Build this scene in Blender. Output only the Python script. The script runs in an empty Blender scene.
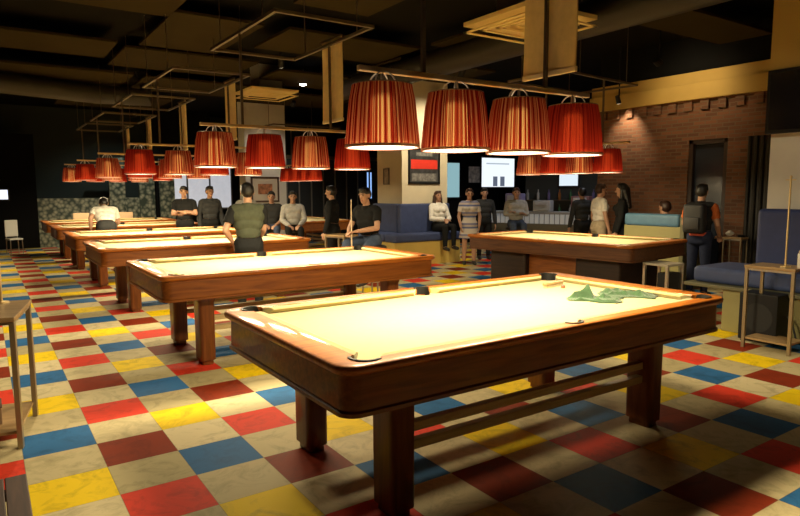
import bpy, bmesh, math, random
import numpy as np
from mathutils import Vector, Matrix
random.seed(7)
PI = math.pi
COL = bpy.context.scene.collection
V = Vector

# ------------------------------------------------------------------ materials
MATS = {}
def mat(name, col, rough=.6, metal=0., spec=.5, var=0., vscale=8., bump=0., emit=None, estr=0., coat=0., sheen=0., bscale=None):
    if name in MATS: return MATS[name]
    m = bpy.data.materials.new(name); m.use_nodes = True
    nt = m.node_tree; b = nt.nodes['Principled BSDF']
    b.inputs['Base Color'].default_value = (*col, 1); b.inputs['Roughness'].default_value = rough
    b.inputs['Metallic'].default_value = metal; b.inputs['Specular IOR Level'].default_value = spec
    b.inputs['Coat Weight'].default_value = coat; b.inputs['Sheen Weight'].default_value = sheen
    if emit:
        b.inputs['Emission Color'].default_value = (*emit, 1); b.inputs['Emission Strength'].default_value = estr
    if var or bump:
        tc = nt.nodes.new('ShaderNodeTexCoord'); nz = nt.nodes.new('ShaderNodeTexNoise')
        nz.inputs['Scale'].default_value = vscale; nz.inputs['Detail'].default_value = 5
        nt.links.new(tc.outputs['Object'], nz.inputs['Vector'])
        if var:
            r = nt.nodes.new('ShaderNodeValToRGB')
            r.color_ramp.elements[0].position = .3; r.color_ramp.elements[1].position = .7
            r.color_ramp.elements[0].color = (*[c*(1-var) for c in col], 1)
            r.color_ramp.elements[1].color = (*[min(1, c*(1+var)) for c in col], 1)
            nt.links.new(nz.outputs['Fac'], r.inputs['Fac']); nt.links.new(r.outputs['Color'], b.inputs['Base Color'])
        if bump:
            n2 = nt.nodes.new('ShaderNodeTexNoise'); n2.inputs['Scale'].default_value = bscale or vscale*6
            nt.links.new(tc.outputs['Object'], n2.inputs['Vector'])
            bp = nt.nodes.new('ShaderNodeBump'); bp.inputs['Strength'].default_value = bump; bp.inputs['Distance'].default_value = .01
            nt.links.new(n2.outputs['Fac'], bp.inputs['Height']); nt.links.new(bp.outputs['Normal'], b.inputs['Normal'])
    MATS[name] = m
    return m

def wood(name, c0, c1, axis='X', rough=.3, coat=.3, scale=3.):
    if name in MATS: return MATS[name]
    m = bpy.data.materials.new(name); m.use_nodes = True
    nt = m.node_tree; b = nt.nodes['Principled BSDF']
    b.inputs['Roughness'].default_value = rough; b.inputs['Coat Weight'].default_value = coat; b.inputs['Coat Roughness'].default_value = .06; b.inputs['Specular IOR Level'].default_value = .3
    tc = nt.nodes.new('ShaderNodeTexCoord'); mp = nt.nodes.new('ShaderNodeMapping')
    s = [scale*6]*3; s['XYZ'.index(axis)] = scale*.5
    mp.inputs['Scale'].default_value = s
    nz = nt.nodes.new('ShaderNodeTexNoise'); nz.inputs['Scale'].default_value = 2.; nz.inputs['Detail'].default_value = 6; nz.inputs['Distortion'].default_value = .6
    r = nt.nodes.new('ShaderNodeValToRGB'); r.color_ramp.elements[0].position = .3; r.color_ramp.elements[1].position = .72
    r.color_ramp.elements[0].color = (*c0, 1); r.color_ramp.elements[1].color = (*c1, 1)
    L = nt.links.new
    L(tc.outputs['Object'], mp.inputs['Vector']); L(mp.outputs['Vector'], nz.inputs['Vector'])
    L(nz.outputs['Fac'], r.inputs['Fac']); L(r.outputs['Color'], b.inputs['Base Color'])
    MATS[name] = m
    return m

def brick_mat():
    m = bpy.data.materials.new('brickwork'); m.use_nodes = True
    nt = m.node_tree; b = nt.nodes['Principled BSDF']; L = nt.links.new
    b.inputs['Roughness'].default_value = .85
    tc = nt.nodes.new('ShaderNodeTexCoord'); sp = nt.nodes.new('ShaderNodeSeparateXYZ'); cb = nt.nodes.new('ShaderNodeCombineXYZ')
    ad = nt.nodes.new('ShaderNodeMath'); ad.operation = 'ADD'
    L(tc.outputs['Object'], sp.inputs[0]); L(sp.outputs['X'], ad.inputs[0]); L(sp.outputs['Y'], ad.inputs[1])
    L(ad.outputs[0], cb.inputs['X']); L(sp.outputs['Z'], cb.inputs['Y'])
    br = nt.nodes.new('ShaderNodeTexBrick')
    br.inputs['Color1'].default_value = (.20, .078, .034, 1); br.inputs['Color2'].default_value = (.10, .040, .020, 1)
    br.inputs['Mortar'].default_value = (.15, .095, .055, 1)
    br.inputs['Scale'].default_value = 1; br.inputs['Brick Width'].default_value = .20; br.inputs['Row Height'].default_value = .062
    br.inputs['Mortar Size'].default_value = .008; br.inputs['Bias'].default_value = -.1
    L(cb.outputs[0], br.inputs['Vector']); L(br.outputs['Color'], b.inputs['Base Color'])
    bp = nt.nodes.new('ShaderNodeBump'); bp.inputs['Strength'].default_value = .5; bp.inputs['Distance'].default_value = .01; bp.invert = True
    L(br.outputs['Fac'], bp.inputs['Height']); L(bp.outputs['Normal'], b.inputs['Normal'])
    return m

def floor_mat():
    m = bpy.data.materials.new('checkered_vinyl'); m.use_nodes = True
    nt = m.node_tree; b = nt.nodes['Principled BSDF']; L = nt.links.new
    tc = nt.nodes.new('ShaderNodeTexCoord'); sp = nt.nodes.new('ShaderNodeSeparateXYZ'); L(tc.outputs['Object'], sp.inputs[0])
    def M(op, a, bb=None):
        n = nt.nodes.new('ShaderNodeMath'); n.operation = op
        for k, v in enumerate((a, bb)):
            if v is None: continue
            if isinstance(v, (int, float)): n.inputs[k].default_value = v
            else: L(v, n.inputs[k])
        return n.outputs[0]
    u = M('DIVIDE', sp.outputs['X'], .4); v = M('DIVIDE', sp.outputs['Y'], -.4)
    i = M('FLOOR', u); j = M('FLOOR', v)
    odd = M('FLOORED_MODULO', M('ADD', i, j), 2.)                     # 1: plain beige tile
    par = M('FLOORED_MODULO', i, 2.)                                  # 0: red family, 1: blue and yellow family
    ph = M('FLOORED_MODULO', M('ADD', M('FLOOR', M('DIVIDE', i, 2.)), M('FLOOR', M('DIVIDE', j, 2.))), 2.)
    # per-tile tone
    wn = nt.nodes.new('ShaderNodeTexWhiteNoise'); wn.noise_dimensions = '2D'
    cb = nt.nodes.new('ShaderNodeCombineXYZ'); L(i, cb.inputs[0]); L(j, cb.inputs[1]); L(cb.outputs[0], wn.inputs['Vector'])
    def mix(f, a, bb, blend='MIX'):
        n = nt.nodes.new('ShaderNodeMix'); n.data_type = 'RGBA'; n.blend_type = blend
        if isinstance(f, float): n.inputs[0].default_value = f
        else: L(f, n.inputs[0])
        for s, x in ((6, a), (7, bb)):
            if isinstance(x, tuple): n.inputs[s].default_value = (*x, 1)
            else: L(x, n.inputs[s])
        return n.outputs[2]
    beige = mix(wn.outputs['Value'], (.46, .38, .20), (.72, .60, .36))
    red = mix(ph, (.25, .034, .012), (.74, .055, .028))
    by = mix(ph, (.032, .140, .34), (.90, .62, .012))
    colr = mix(odd, mix(par, red, by), beige)
    nz = nt.nodes.new('ShaderNodeTexNoise'); nz.inputs['Scale'].default_value = 5; nz.inputs['Detail'].default_value = 9; nz.inputs['Distortion'].default_value = 1.2; nz.inputs['Roughness'].default_value = .7
    L(tc.outputs['Object'], nz.inputs['Vector'])
    rp = nt.nodes.new('ShaderNodeValToRGB'); rp.color_ramp.elements[0].position = .26; rp.color_ramp.elements[1].position = .52
    rp.color_ramp.elements[0].color = (.38, .38, .34, 1); rp.color_ramp.elements[1].color = (1, 1, 1, 1)
    L(nz.outputs['Fac'], rp.inputs['Fac'])
    c2 = mix(.7, colr, rp.outputs['Color'], 'MULTIPLY')
    # thin joints
    fu = M('ABSOLUTE', M('SUBTRACT', M('FRACT', u), .5)); fv = M('ABSOLUTE', M('SUBTRACT', M('FRACT', v), .5))
    jt = M('GREATER_THAN', M('MAXIMUM', fu, fv), .494)
    c3 = mix(M('MULTIPLY', jt, .4), c2, (.10, .08, .05))
    L(c3, b.inputs['Base Color'])
    b.inputs['Roughness'].default_value = .42; b.inputs['Specular IOR Level'].default_value = .05
    rr = nt.nodes.new('ShaderNodeMapRange'); rr.inputs[3].default_value = .45; rr.inputs[4].default_value = .7
    L(nz.outputs['Fac'], rr.inputs[0]); L(rr.outputs[0], b.inputs['Roughness'])
    return m

def mosaic_mat():
    m = bpy.data.materials.new('pebble_mosaic'); m.use_nodes = True
    nt = m.node_tree; b = nt.nodes['Principled BSDF']; L = nt.links.new
    tc = nt.nodes.new('ShaderNodeTexCoord'); vo = nt.nodes.new('ShaderNodeTexVoronoi'); vo.inputs['Scale'].default_value = 10
    L(tc.outputs['Object'], vo.inputs['Vector'])
    r = nt.nodes.new('ShaderNodeValToRGB'); r.color_ramp.elements[0].color = (.42, .42, .30, 1); r.color_ramp.elements[1].color = (.03, .05, .035, 1)
    r.color_ramp.elements[0].position = .05; r.color_ramp.elements[1].position = .75
    L(vo.outputs['Distance'], r.inputs['Fac']); L(r.outputs['Color'], b.inputs['Base Color'])
    b.inputs['Roughness'].default_value = .5
    return m

def shade_mat(nm, hot, lo, hi):
    m = bpy.data.materials.new(nm); m.use_nodes = True
    nt = m.node_tree; L = nt.links.new
    nt.nodes.remove(nt.nodes['Principled BSDF']); out = nt.nodes['Material Output']
    tc = nt.nodes.new('ShaderNodeTexCoord'); sp = nt.nodes.new('ShaderNodeSeparateXYZ'); L(tc.outputs['Object'], sp.inputs[0])
    at = nt.nodes.new('ShaderNodeMath'); at.operation = 'ARCTAN2'; L(sp.outputs['Y'], at.inputs[0]); L(sp.outputs['X'], at.inputs[1])
    mu = nt.nodes.new('ShaderNodeMath'); mu.operation = 'MULTIPLY'; L(at.outputs[0], mu.inputs[0]); mu.inputs[1].default_value = 11.
    nz = nt.nodes.new('ShaderNodeTexNoise'); nz.noise_dimensions = '1D'; nz.inputs['Scale'].default_value = 1.; nz.inputs['Detail'].default_value = 3
    nz.inputs['Roughness'].default_value = .75
    L(mu.outputs[0], nz.inputs['W'])
    r = nt.nodes.new('ShaderNodeValToRGB'); e = r.color_ramp.elements
    e[0].position = lo; e[0].color = (.10, .006, .003, 1); e[1].position = hi; e[1].color = (*hot, 1)  # gold stripes: lamp light through the pleats, put into the fabric colour
    k = e.new((lo+hi)/2); k.color = (.45, .045, .012, 1)
    L(nz.outputs['Fac'], r.inputs['Fac'])
    d = nt.nodes.new('ShaderNodeBsdfDiffuse'); d.inputs['Color'].default_value = (.17, .010, .006, 1)
    t = nt.nodes.new('ShaderNodeBsdfTranslucent'); tm = nt.nodes.new('ShaderNodeMix'); tm.data_type = 'RGBA'; tm.inputs[0].default_value = .28; tm.inputs[6].default_value = (.26, .010, .006, 1); L(r.outputs['Color'], tm.inputs[7]); L(tm.outputs[2], t.inputs['Color'])
    mx = nt.nodes.new('ShaderNodeMixShader'); mx.inputs[0].default_value = .6
    L(d.outputs[0], mx.inputs[1]); L(t.outputs[0], mx.inputs[2])
    rf = nt.nodes.new('ShaderNodeBsdfRefraction'); rf.inputs['IOR'].default_value = 1.12; rf.inputs['Roughness'].default_value = 1.
    L(r.outputs['Color'], rf.inputs['Color'])
    m2 = nt.nodes.new('ShaderNodeMixShader'); m2.inputs[0].default_value = .5
    L(mx.outputs[0], m2.inputs[1]); L(rf.outputs[0], m2.inputs[2]); L(m2.outputs[0], out.inputs['Surface'])
    return m

def emis(name, col, s):
    if name in MATS: return MATS[name]
    m = bpy.data.materials.new(name); m.use_nodes = True; nt = m.node_tree
    nt.nodes.remove(nt.nodes['Principled BSDF']); e = nt.nodes.new('ShaderNodeEmission')
    e.inputs['Color'].default_value = (*col, 1); e.inputs['Strength'].default_value = s
    nt.links.new(e.outputs[0], nt.nodes['Material Output'].inputs['Surface']); MATS[name] = m
    return m

def striped(name, bands, scale, axis='Z'):
    m = bpy.data.materials.new(name); m.use_nodes = True; nt = m.node_tree; b = nt.nodes['Principled BSDF']; L = nt.links.new
    tc = nt.nodes.new('ShaderNodeTexCoord'); sp = nt.nodes.new('ShaderNodeSeparateXYZ'); L(tc.outputs['Object'], sp.inputs[0])
    mu = nt.nodes.new('ShaderNodeMath'); mu.operation = 'MULTIPLY'; mu.inputs[1].default_value = scale; L(sp.outputs[axis], mu.inputs[0])
    fr = nt.nodes.new('ShaderNodeMath'); fr.operation = 'FRACT'; L(mu.outputs[0], fr.inputs[0])
    r = nt.nodes.new('ShaderNodeValToRGB'); r.color_ramp.interpolation = 'CONSTANT'; e = r.color_ramp.elements
    e[0].position = 0; e[0].color = (*bands[0], 1); e[1].position = 1/len(bands); e[1].color = (*bands[1], 1)
    for k in range(2, len(bands)): e.new(k/len(bands)).color = (*bands[k], 1)
    L(fr.outputs[0], r.inputs['Fac']); L(r.outputs['Color'], b.inputs['Base Color']); b.inputs['Roughness'].default_value = .85
    return m

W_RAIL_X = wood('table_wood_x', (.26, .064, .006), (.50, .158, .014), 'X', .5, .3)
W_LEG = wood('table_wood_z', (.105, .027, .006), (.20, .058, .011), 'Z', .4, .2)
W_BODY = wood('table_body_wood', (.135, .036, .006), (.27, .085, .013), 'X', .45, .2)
W_SLAT = wood('table_slat_wood', (.40, .29, .14), (.58, .44, .23), 'X', .45, .1)
W_TOP = wood('stand_top_wood', (.28, .17, .075), (.46, .30, .14), 'Y', .4, .2)
W_DARK = wood('dark_slat_wood', (.035, .016, .009), (.09, .04, .022), 'Y', .5, .1)
CLOTH = mat('tan_table_cloth', (.40, .335, .165), .9, spec=.1, var=.04, vscale=30, sheen=.2)
BLACK = mat('black_rubber', (.012, .011, .010), .5, spec=.3)
CHROME = mat('brushed_metal', (.55, .50, .42), .32, metal=1.)
DARKM = mat('dark_bronze_metal', (.16, .12, .08), .4, metal=.7)
BRASS = mat('antique_brass', (.78, .58, .28), .42, metal=.8)
WIRE = mat('white_wire', (.75, .70, .60), .4)
SHADE = shade_mat('pleated_red_fabric_gold_glow', (.95, .58, .20), .42, .58)
SHADER = shade_mat('pleated_red_fabric', (.50, .06, .015), .36, .66)
DIFF = emis('lamp_diffuser', (1, .80, .55), 7.)
BANNER = mat('cream_banner_fabric', (.85, .66, .28), .85, var=.08, vscale=12, bump=.2)
HEM = mat('cream_banner_hem', (.85, .74, .45), .7)
BRICK = brick_mat()
MUST = mat('mustard_paint_and_light', (.50, .33, .085), .8, var=.05, vscale=2)
CREAM = mat('cream_plaster', (.72, .62, .42), .85, var=.05, vscale=3)
BEIGE = mat('beige_plaster', (.66, .61, .53), .85, var=.05, vscale=3)
WHITEP = mat('white_plaster', (.72, .70, .64), .85, var=.03)
DARKW = mat('dark_wall_paint', (.008, .008, .008), .9, spec=.05, var=.1, vscale=2)
TEAL = mat('dark_green_wall', (.020, .030, .026), .8)
CEIL = mat('black_ceiling', (.008, .007, .005), .95, spec=.05)
CEILP = mat('brown_ceiling_board', (.034, .024, .008), .9, spec=.05, var=.12, vscale=1.5)
BLUE = mat('blue_upholstery', (.045, .065, .160), .6, var=.1, vscale=10, bump=.15)
BLUEL = mat('sky_blue_upholstery', (.075, .165, .26), .55, var=.08, vscale=10)
NAVY = mat('navy_upholstery', (.026, .038, .125), .6, var=.1, vscale=8, bump=.1)
OLIVE = mat('olive_laminate', (.27, .24, .095), .5, var=.06, vscale=4)
OLIVED = mat('dark_olive_laminate', (.13, .12, .06), .5, var=.06, vscale=4)
YELLOWB = mat('yellow_laminate', (.60, .42, .10), .5, var=.05, vscale=4)
BLACKP = mat('black_plastic', (.007, .007, .008), .5, spec=.3)
GREEN = mat('green_towel', (.032, .068, .030), .95, spec=.1, var=.3, vscale=25, bump=.5, sheen=.3)
SKIN = mat('skin', (.48, .26, .16), .55, var=.06, vscale=15)
SKIND = mat('tan_skin', (.34, .17, .095), .55, var=.06, vscale=15)
HAIR = mat('black_hair', (.010, .008, .007), .45)
HAIRB = mat('brown_hair', (.045, .018, .010), .45)
EYE = mat('dark_eye', (.02, .012, .01), .2)
LIP = mat('lip', (.36, .11, .09), .5)
SHOE = mat('dark_shoe', (.02, .018, .016), .5)
def fab(n, c, **k): return mat('fabric_'+n, c, .9, spec=.15, var=.12, vscale=20, bump=.15, **k)
F_OLIVE = fab('olive', (.060, .066, .042)); F_BLACK = fab('black', (.014, .014, .014)); F_CHAR = fab('charcoal', (.035, .035, .035))
F_WHITE = fab('white', (.72, .68, .60)); F_GREY = fab('grey', (.40, .38, .34)); F_DENIM = fab('denim', (.06, .08, .13))
F_NAVY = fab('navy', (.02, .025, .05)); F_ORANGE = fab('orange', (.50, .12, .03)); F_TAN = fab('tan', (.45, .36, .24))
F_STRIPE = striped('striped_jersey', [(.60, .55, .48), (.60, .55, .48), (.12, .14, .28), (.5, .42, .36), (.20, .2, .33), (.62, .55, .48)], 4.2)

# ------------------------------------------------------------------ mesh builder
def fin(name, bm, material, parent=None, smooth=False, angle=40):
    me = bpy.data.meshes.new(name)
    bmesh.ops.recalc_face_normals(bm, faces=bm.faces[:])
    bm.to_mesh(me); bm.free()
    o = bpy.data.objects.new(name, me); COL.objects.link(o)
    me.materials.append(material)
    if smooth:
        for p in me.polygons: p.use_smooth = True
        try: me.set_sharp_from_angle(angle=math.radians(angle))
        except Exception: pass
    if parent: o.parent = parent
    return o
def box(bm, c, s, bev=0., rot=None, seg=2):
    r = bmesh.ops.create_cube(bm, size=1.); vs = r['verts']
    for v in vs: v.co = V((v.co.x*s[0], v.co.y*s[1], v.co.z*s[2]))
    if bev:
        es = list({e for v in vs for e in v.link_edges})
        q = bmesh.ops.bevel(bm, geom=es, offset=bev, segments=seg, affect='EDGES', profile=.6)
        vs = list({v for f in q['faces'] for v in f.verts} | {v for v in vs if v.is_valid})
        # gather the whole island
        seen = set(vs); st = list(vs)
        while st:
            v = st.pop()
            for e in v.link_edges:
                w = e.other_vert(v)
                if w not in seen: seen.add(w); st.append(w)
        vs = list(seen)
    for v in vs:
        if rot: v.co = rot @ v.co
        v.co += V(c)
    return vs
def tube(bm, p0, p1, r0, r1=None, seg=12):
    r1 = r0 if r1 is None else r1
    p0, p1 = V(p0), V(p1); d = p1-p0; L = d.length
    if L < 1e-6: return
    r = bmesh.ops.create_cone(bm, cap_ends=True, segments=seg, radius1=r0, radius2=r1, depth=L)
    q = d.to_track_quat('Z', 'Y').to_matrix()
    for v in r['verts']: v.co = q @ v.co + (p0+p1)/2
def path(bm, pts, r, seg=8):
    pts = [V(p) for p in pts]; rings = []
    for k, p in enumerate(pts):
        d = (pts[min(k+1, len(pts)-1)]-pts[max(k-1, 0)]).normalized()
        q = d.to_track_quat('Z', 'Y').to_matrix()
        rings.append([bm.verts.new(p + q @ V((r*math.cos(2*PI*a/seg), r*math.sin(2*PI*a/seg), 0))) for a in range(seg)])
    for A, B in zip(rings, rings[1:]):
        for a in range(seg): bm.faces.new((A[a], A[(a+1) % seg], B[(a+1) % seg], B[a]))
    bm.faces.new(rings[0][::-1]); bm.faces.new(rings[-1])
def lathe(bm, prof, seg=24, c=(0, 0, 0), capb=True, capt=True):
    rings = [[bm.verts.new((c[0]+r*math.cos(2*PI*a/seg), c[1]+r*math.sin(2*PI*a/seg), c[2]+z)) for a in range(seg)] for r, z in prof]
    for A, B in zip(rings, rings[1:]):
        for a in range(seg): bm.faces.new((A[a], A[(a+1) % seg], B[(a+1) % seg], B[a]))
    if capb: bm.faces.new(rings[0][::-1])
    if capt: bm.faces.new(rings[-1])
def rrect(hx, hy, r, n=6):
    P = []
    for cx, cy, a0 in ((hx-r, hy-r, 0), (-hx+r, hy-r, 90), (-hx+r, -hy+r, 180), (hx-r, -hy+r, 270)):
        for k in range(n+1):
            a = math.radians(a0+90*k/n); P.append((cx+r*math.cos(a), cy+r*math.sin(a)))
    return P
def loft(bm, loops, capb=False, capt=False, close=False):
    R = [[bm.verts.new(p) for p in lp] for lp in loops]; n = len(R[0])
    pairs = list(zip(R, R[1:])) + ([(R[-1], R[0])] if close else [])
    for A, B in pairs:
        for a in range(n): bm.faces.new((A[a], A[(a+1) % n], B[(a+1) % n], B[a]))
    if capb: bm.faces.new(R[0][::-1])
    if capt: bm.faces.new(R[-1])
def sphere(bm, c, r, s=(1, 1, 1), sub=2, rot=None):
    q = bmesh.ops.create_icosphere(bm, subdivisions=sub, radius=r)
    for v in q['verts']:
        v.co = V((v.co.x*s[0], v.co.y*s[1], v.co.z*s[2]))
        if rot: v.co = rot @ v.co
        v.co += V(c)
def B(): return bmesh.new()
def tag(o, label=None, cat=None, group=None, kind=None):
    if label: o['label'] = label
    if cat: o['category'] = cat
    if group: o['group'] = group
    if kind: o['kind'] = kind
    return o
def thing(name, loc, label, cat, group=None, rz=0.):
    o = bpy.data.objects.new(name, None); COL.objects.link(o); o.empty_display_size = .1
    o.location = loc; o.rotation_euler = (0, 0, rz)
    return tag(o, label, cat, group)
def clone(root, loc, rz, label, group=None, skip=()):
    r = root.copy(); COL.objects.link(r); r.location = loc; r.rotation_euler = (0, 0, rz); r['label'] = label
    if group: r['group'] = group
    for ch in list(root.children):
        if ch.name.split('.')[0] in skip: continue
        c = ch.copy(); COL.objects.link(c); c.parent = r
        for g in list(ch.children):
            d = g.copy(); COL.objects.link(d); d.parent = c
    return r
def struct(name, bm, m, parent=None, smooth=False):
    o = fin(name, bm, m, parent, smooth)
    if parent is None: o['kind'] = 'structure'
    return o
def sbox(name, lo, hi, m, bev=0., parent=None):
    bm = B(); box(bm, [(a+b)/2 for a, b in zip(lo, hi)], [b-a for a, b in zip(lo, hi)], bev)
    return struct(name, bm, m, parent)
def bool_cut(o, cutter):
    md = o.modifiers.new('cut', 'BOOLEAN'); md.operation = 'DIFFERENCE'; md.object = cutter; md.solver = 'EXACT'
    dg = bpy.context.evaluated_depsgraph_get(); me = bpy.data.meshes.new_from_object(o.evaluated_get(dg))
    o.modifiers.clear(); old = o.data; o.data = me; me.name = old.name

# ------------------------------------------------------------------ room
XR, YB, XL, YF, ZC = 9.6, 16.5, -5.0, -7.0, 4.15
sbox('floor', (XL-.2, YF-.2, -.15), (15.2, YB+1.2, 0), floor_mat())
sbox('ceiling', (XL-.2, YF-.2, ZC), (15.2, YB+1.2, ZC+.15), CEIL)
sbox('wall_left', (XL-.2, YF-.2, 0), (XL, YB+1.2, ZC), DARKW)
sbox('wall_front', (XL, YF-.2, 0), (15, YF, ZC), DARKW)
sbox('wall_back', (XL, YB+1., 0), (15.2, YB+1.2, ZC), TEAL)
sbox('wall_bar', (15, 3.75, 0), (15.2, YB+1., ZC), DARKW)
# brick wall with a doorway
bm = B()
def bx(lo, hi): box(bm, [(a+b)/2 for a, b in zip(lo, hi)], [b-a for a, b in zip(lo, hi)])
bx((XR, 1.87, 0), (XR+.3, 3.75, 3.5)); bx((XR, 1.2, 2.42), (XR+.3, 1.87, 3.5)); bx((XR, .84, 0), (XR+.3, 1.2, 3.5))
bx((XR, YF, 2.42), (XR+.3, .84, 3.5)); bx((XR, YF, 0), (XR+.3, .0, 2.42))
struct('wall_right', bm, BRICK)
sbox('wall_right_upper', (XR, YF, 3.5), (XR+.3, 3.75, ZC), DARKW)
# toothed brick course under the bulkhead
bm = B(); y = 3.7
while y > .5:
    box(bm, (XR-.025, y-.07, 2.99), (.05, .14, .15)); y -= .29
box(bm, (XR-.03, 2.1, 3.085), (.06, 3.3, .04))
struct('trim_1', bm, BRICK)
# mustard bulkhead above the brick
bm = B(); box(bm, (XR-.06, (3.9+YF)/2, 3.22), (.12, 3.9-YF, .27), .01); box(bm, (XR-.03, (3.9+YF)/2, 3.45), (.06, 3.9-YF, .2), .01)
struct('trim_2', bm, MUST)
# bulkhead turning the corner over the bar
bm = B(); box(bm, (11.6, 3.81, 3.3), (3.4, .12, .45)); struct('trim_3', bm, MUST)
# door in the brick wall: dark glazed leaf
bm = B()
for lo, hi in (((XR+.02, 1.2, 0), (XR+.2, 1.27, 2.42)), ((XR+.02, 1.80, 0), (XR+.2, 1.87, 2.42)), ((XR+.02, 1.2, 2.35), (XR+.2, 1.87, 2.42))): bx(lo, hi)
dr = struct('door_1', bm, mat('door_frame_wood', (.035, .018, .012), .5))
bm = B(); bx((XR+.1, 1.27, 0), (XR+.14, 1.80, 2.35)); d2 = fin('door_leaf', bm, mat('dark_blue_glass', (.022, .028, .042), .22, spec=.7), dr)
bm = B(); tube(bm, (XR+.06, 1.33, .95), (XR+.06, 1.33, 1.25), .012); box(bm, (XR+.08, 1.33, .98), (.04, .02, .02)); box(bm, (XR+.08, 1.33, 1.22), (.04, .02, .02)); fin('door_handle', bm, CHROME, d2)
# second, darker opening beside the brick pier, closed by a ribbed dark panel
bm = B(); bx((XR+.02, 0, 0), (XR+.06, .84, 2.42))
for k in range(9): tube(bm, (XR+.01, .05+k*.1, 0), (XR+.01, .05+k*.1, 2.42), .03)
struct('door_2', bm, mat('dark_ribbed_panel', (.020, .017, .013), .5))
# column on the right
sbox('wall_column', (7.6, -3.6, 0), (8.6, -.40, ZC), BEIGE)
sbox('trim_4', (7.56, -3.6, 2.98), (7.6, -.36, ZC), MUST)  # mustard facing paints the different light on the column's upper part

t = thing('wall_display', (7.55, -.98, 2.64), 'black switched-off display mounted high on the column at the right edge', 'display')
bm = B(); box(bm, (0, 0, 0), (.07, 1.24, .76), .01); fin('housing', bm, BLACKP, t)
bm = B(); box(bm, (-.036, 0, 0), (.006, 1.16, .68)); fin('panel', bm, mat('dark_panel_glass', (.008, .008, .010), .15), t)
# ceiling boards and ducts
cb = [(-3.2, -1.5, 2.2, 4.4), (-1.2, 1.7, 3.2, 4.5), (1.75, 3.0, 4.4, 6.6), (-3., -.9, 7.2, 8.1), (-.6, 1.4, 6.4, 7.7), (1.6, 3.9, 6.9, 8.6), (-.3, 2.1, 8.8, 10.4), (2.4, 4.6, 9.2, 11.),
      (-2, .9, 11.4, 13.), (1.2, 3.6, 11.8, 14.2), (3.3, 5.6, 4.2, 5.6), (5.9, 8.2, 5.2, 6.8), (4.3, 6.4, 6.9, 8.4), (6.9, 9.0, 7.4, 9.4), (5.2, 7.8, 10, 12), (6.6, 9.2, .4, 1.2), (5.6, 7.2, 2.6, 3.9), (2.9, 4.0, 1.2, 3.2), (1.9, 3.2, -.6, .5)]
for k, (x0, x1, y0, y1) in enumerate(cb): sbox('trim_%d' % (5+k), (x0, y0, 3.84+.05*(k % 3)), (x1, y1, 3.88+.05*(k % 3)), CEILP)
for k, (x, y) in enumerate([]): pass
def duct(name, pts, r, label, m):
    bm = B(); path(bm, pts, r, 16)
    return tag(fin(name, bm, m, None, True), label, 'duct')
DUCT = mat('dark_galvanised_duct', (.03, .025, .018), .6, metal=.3)
duct('air_duct', [(-1.4, 2.0, 3.62), (-1.2, 7.0, 3.62), (-.5, 9.5, 3.62), (1.6, 10.2, 3.62), (2.6, 10.2, 3.62), (2.6, 10.2, 4.15)], .2, 'dark round air duct bending under the left side of the ceiling', DUCT)
duct('air_duct', [(5.9, -1.0, 3.72), (6.0, 4.0, 3.72), (6.0, 8.0, 3.72), (6.0, 8.2, 4.16)], .22, 'dark round air duct running over the sideways pool table', DUCT)

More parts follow.
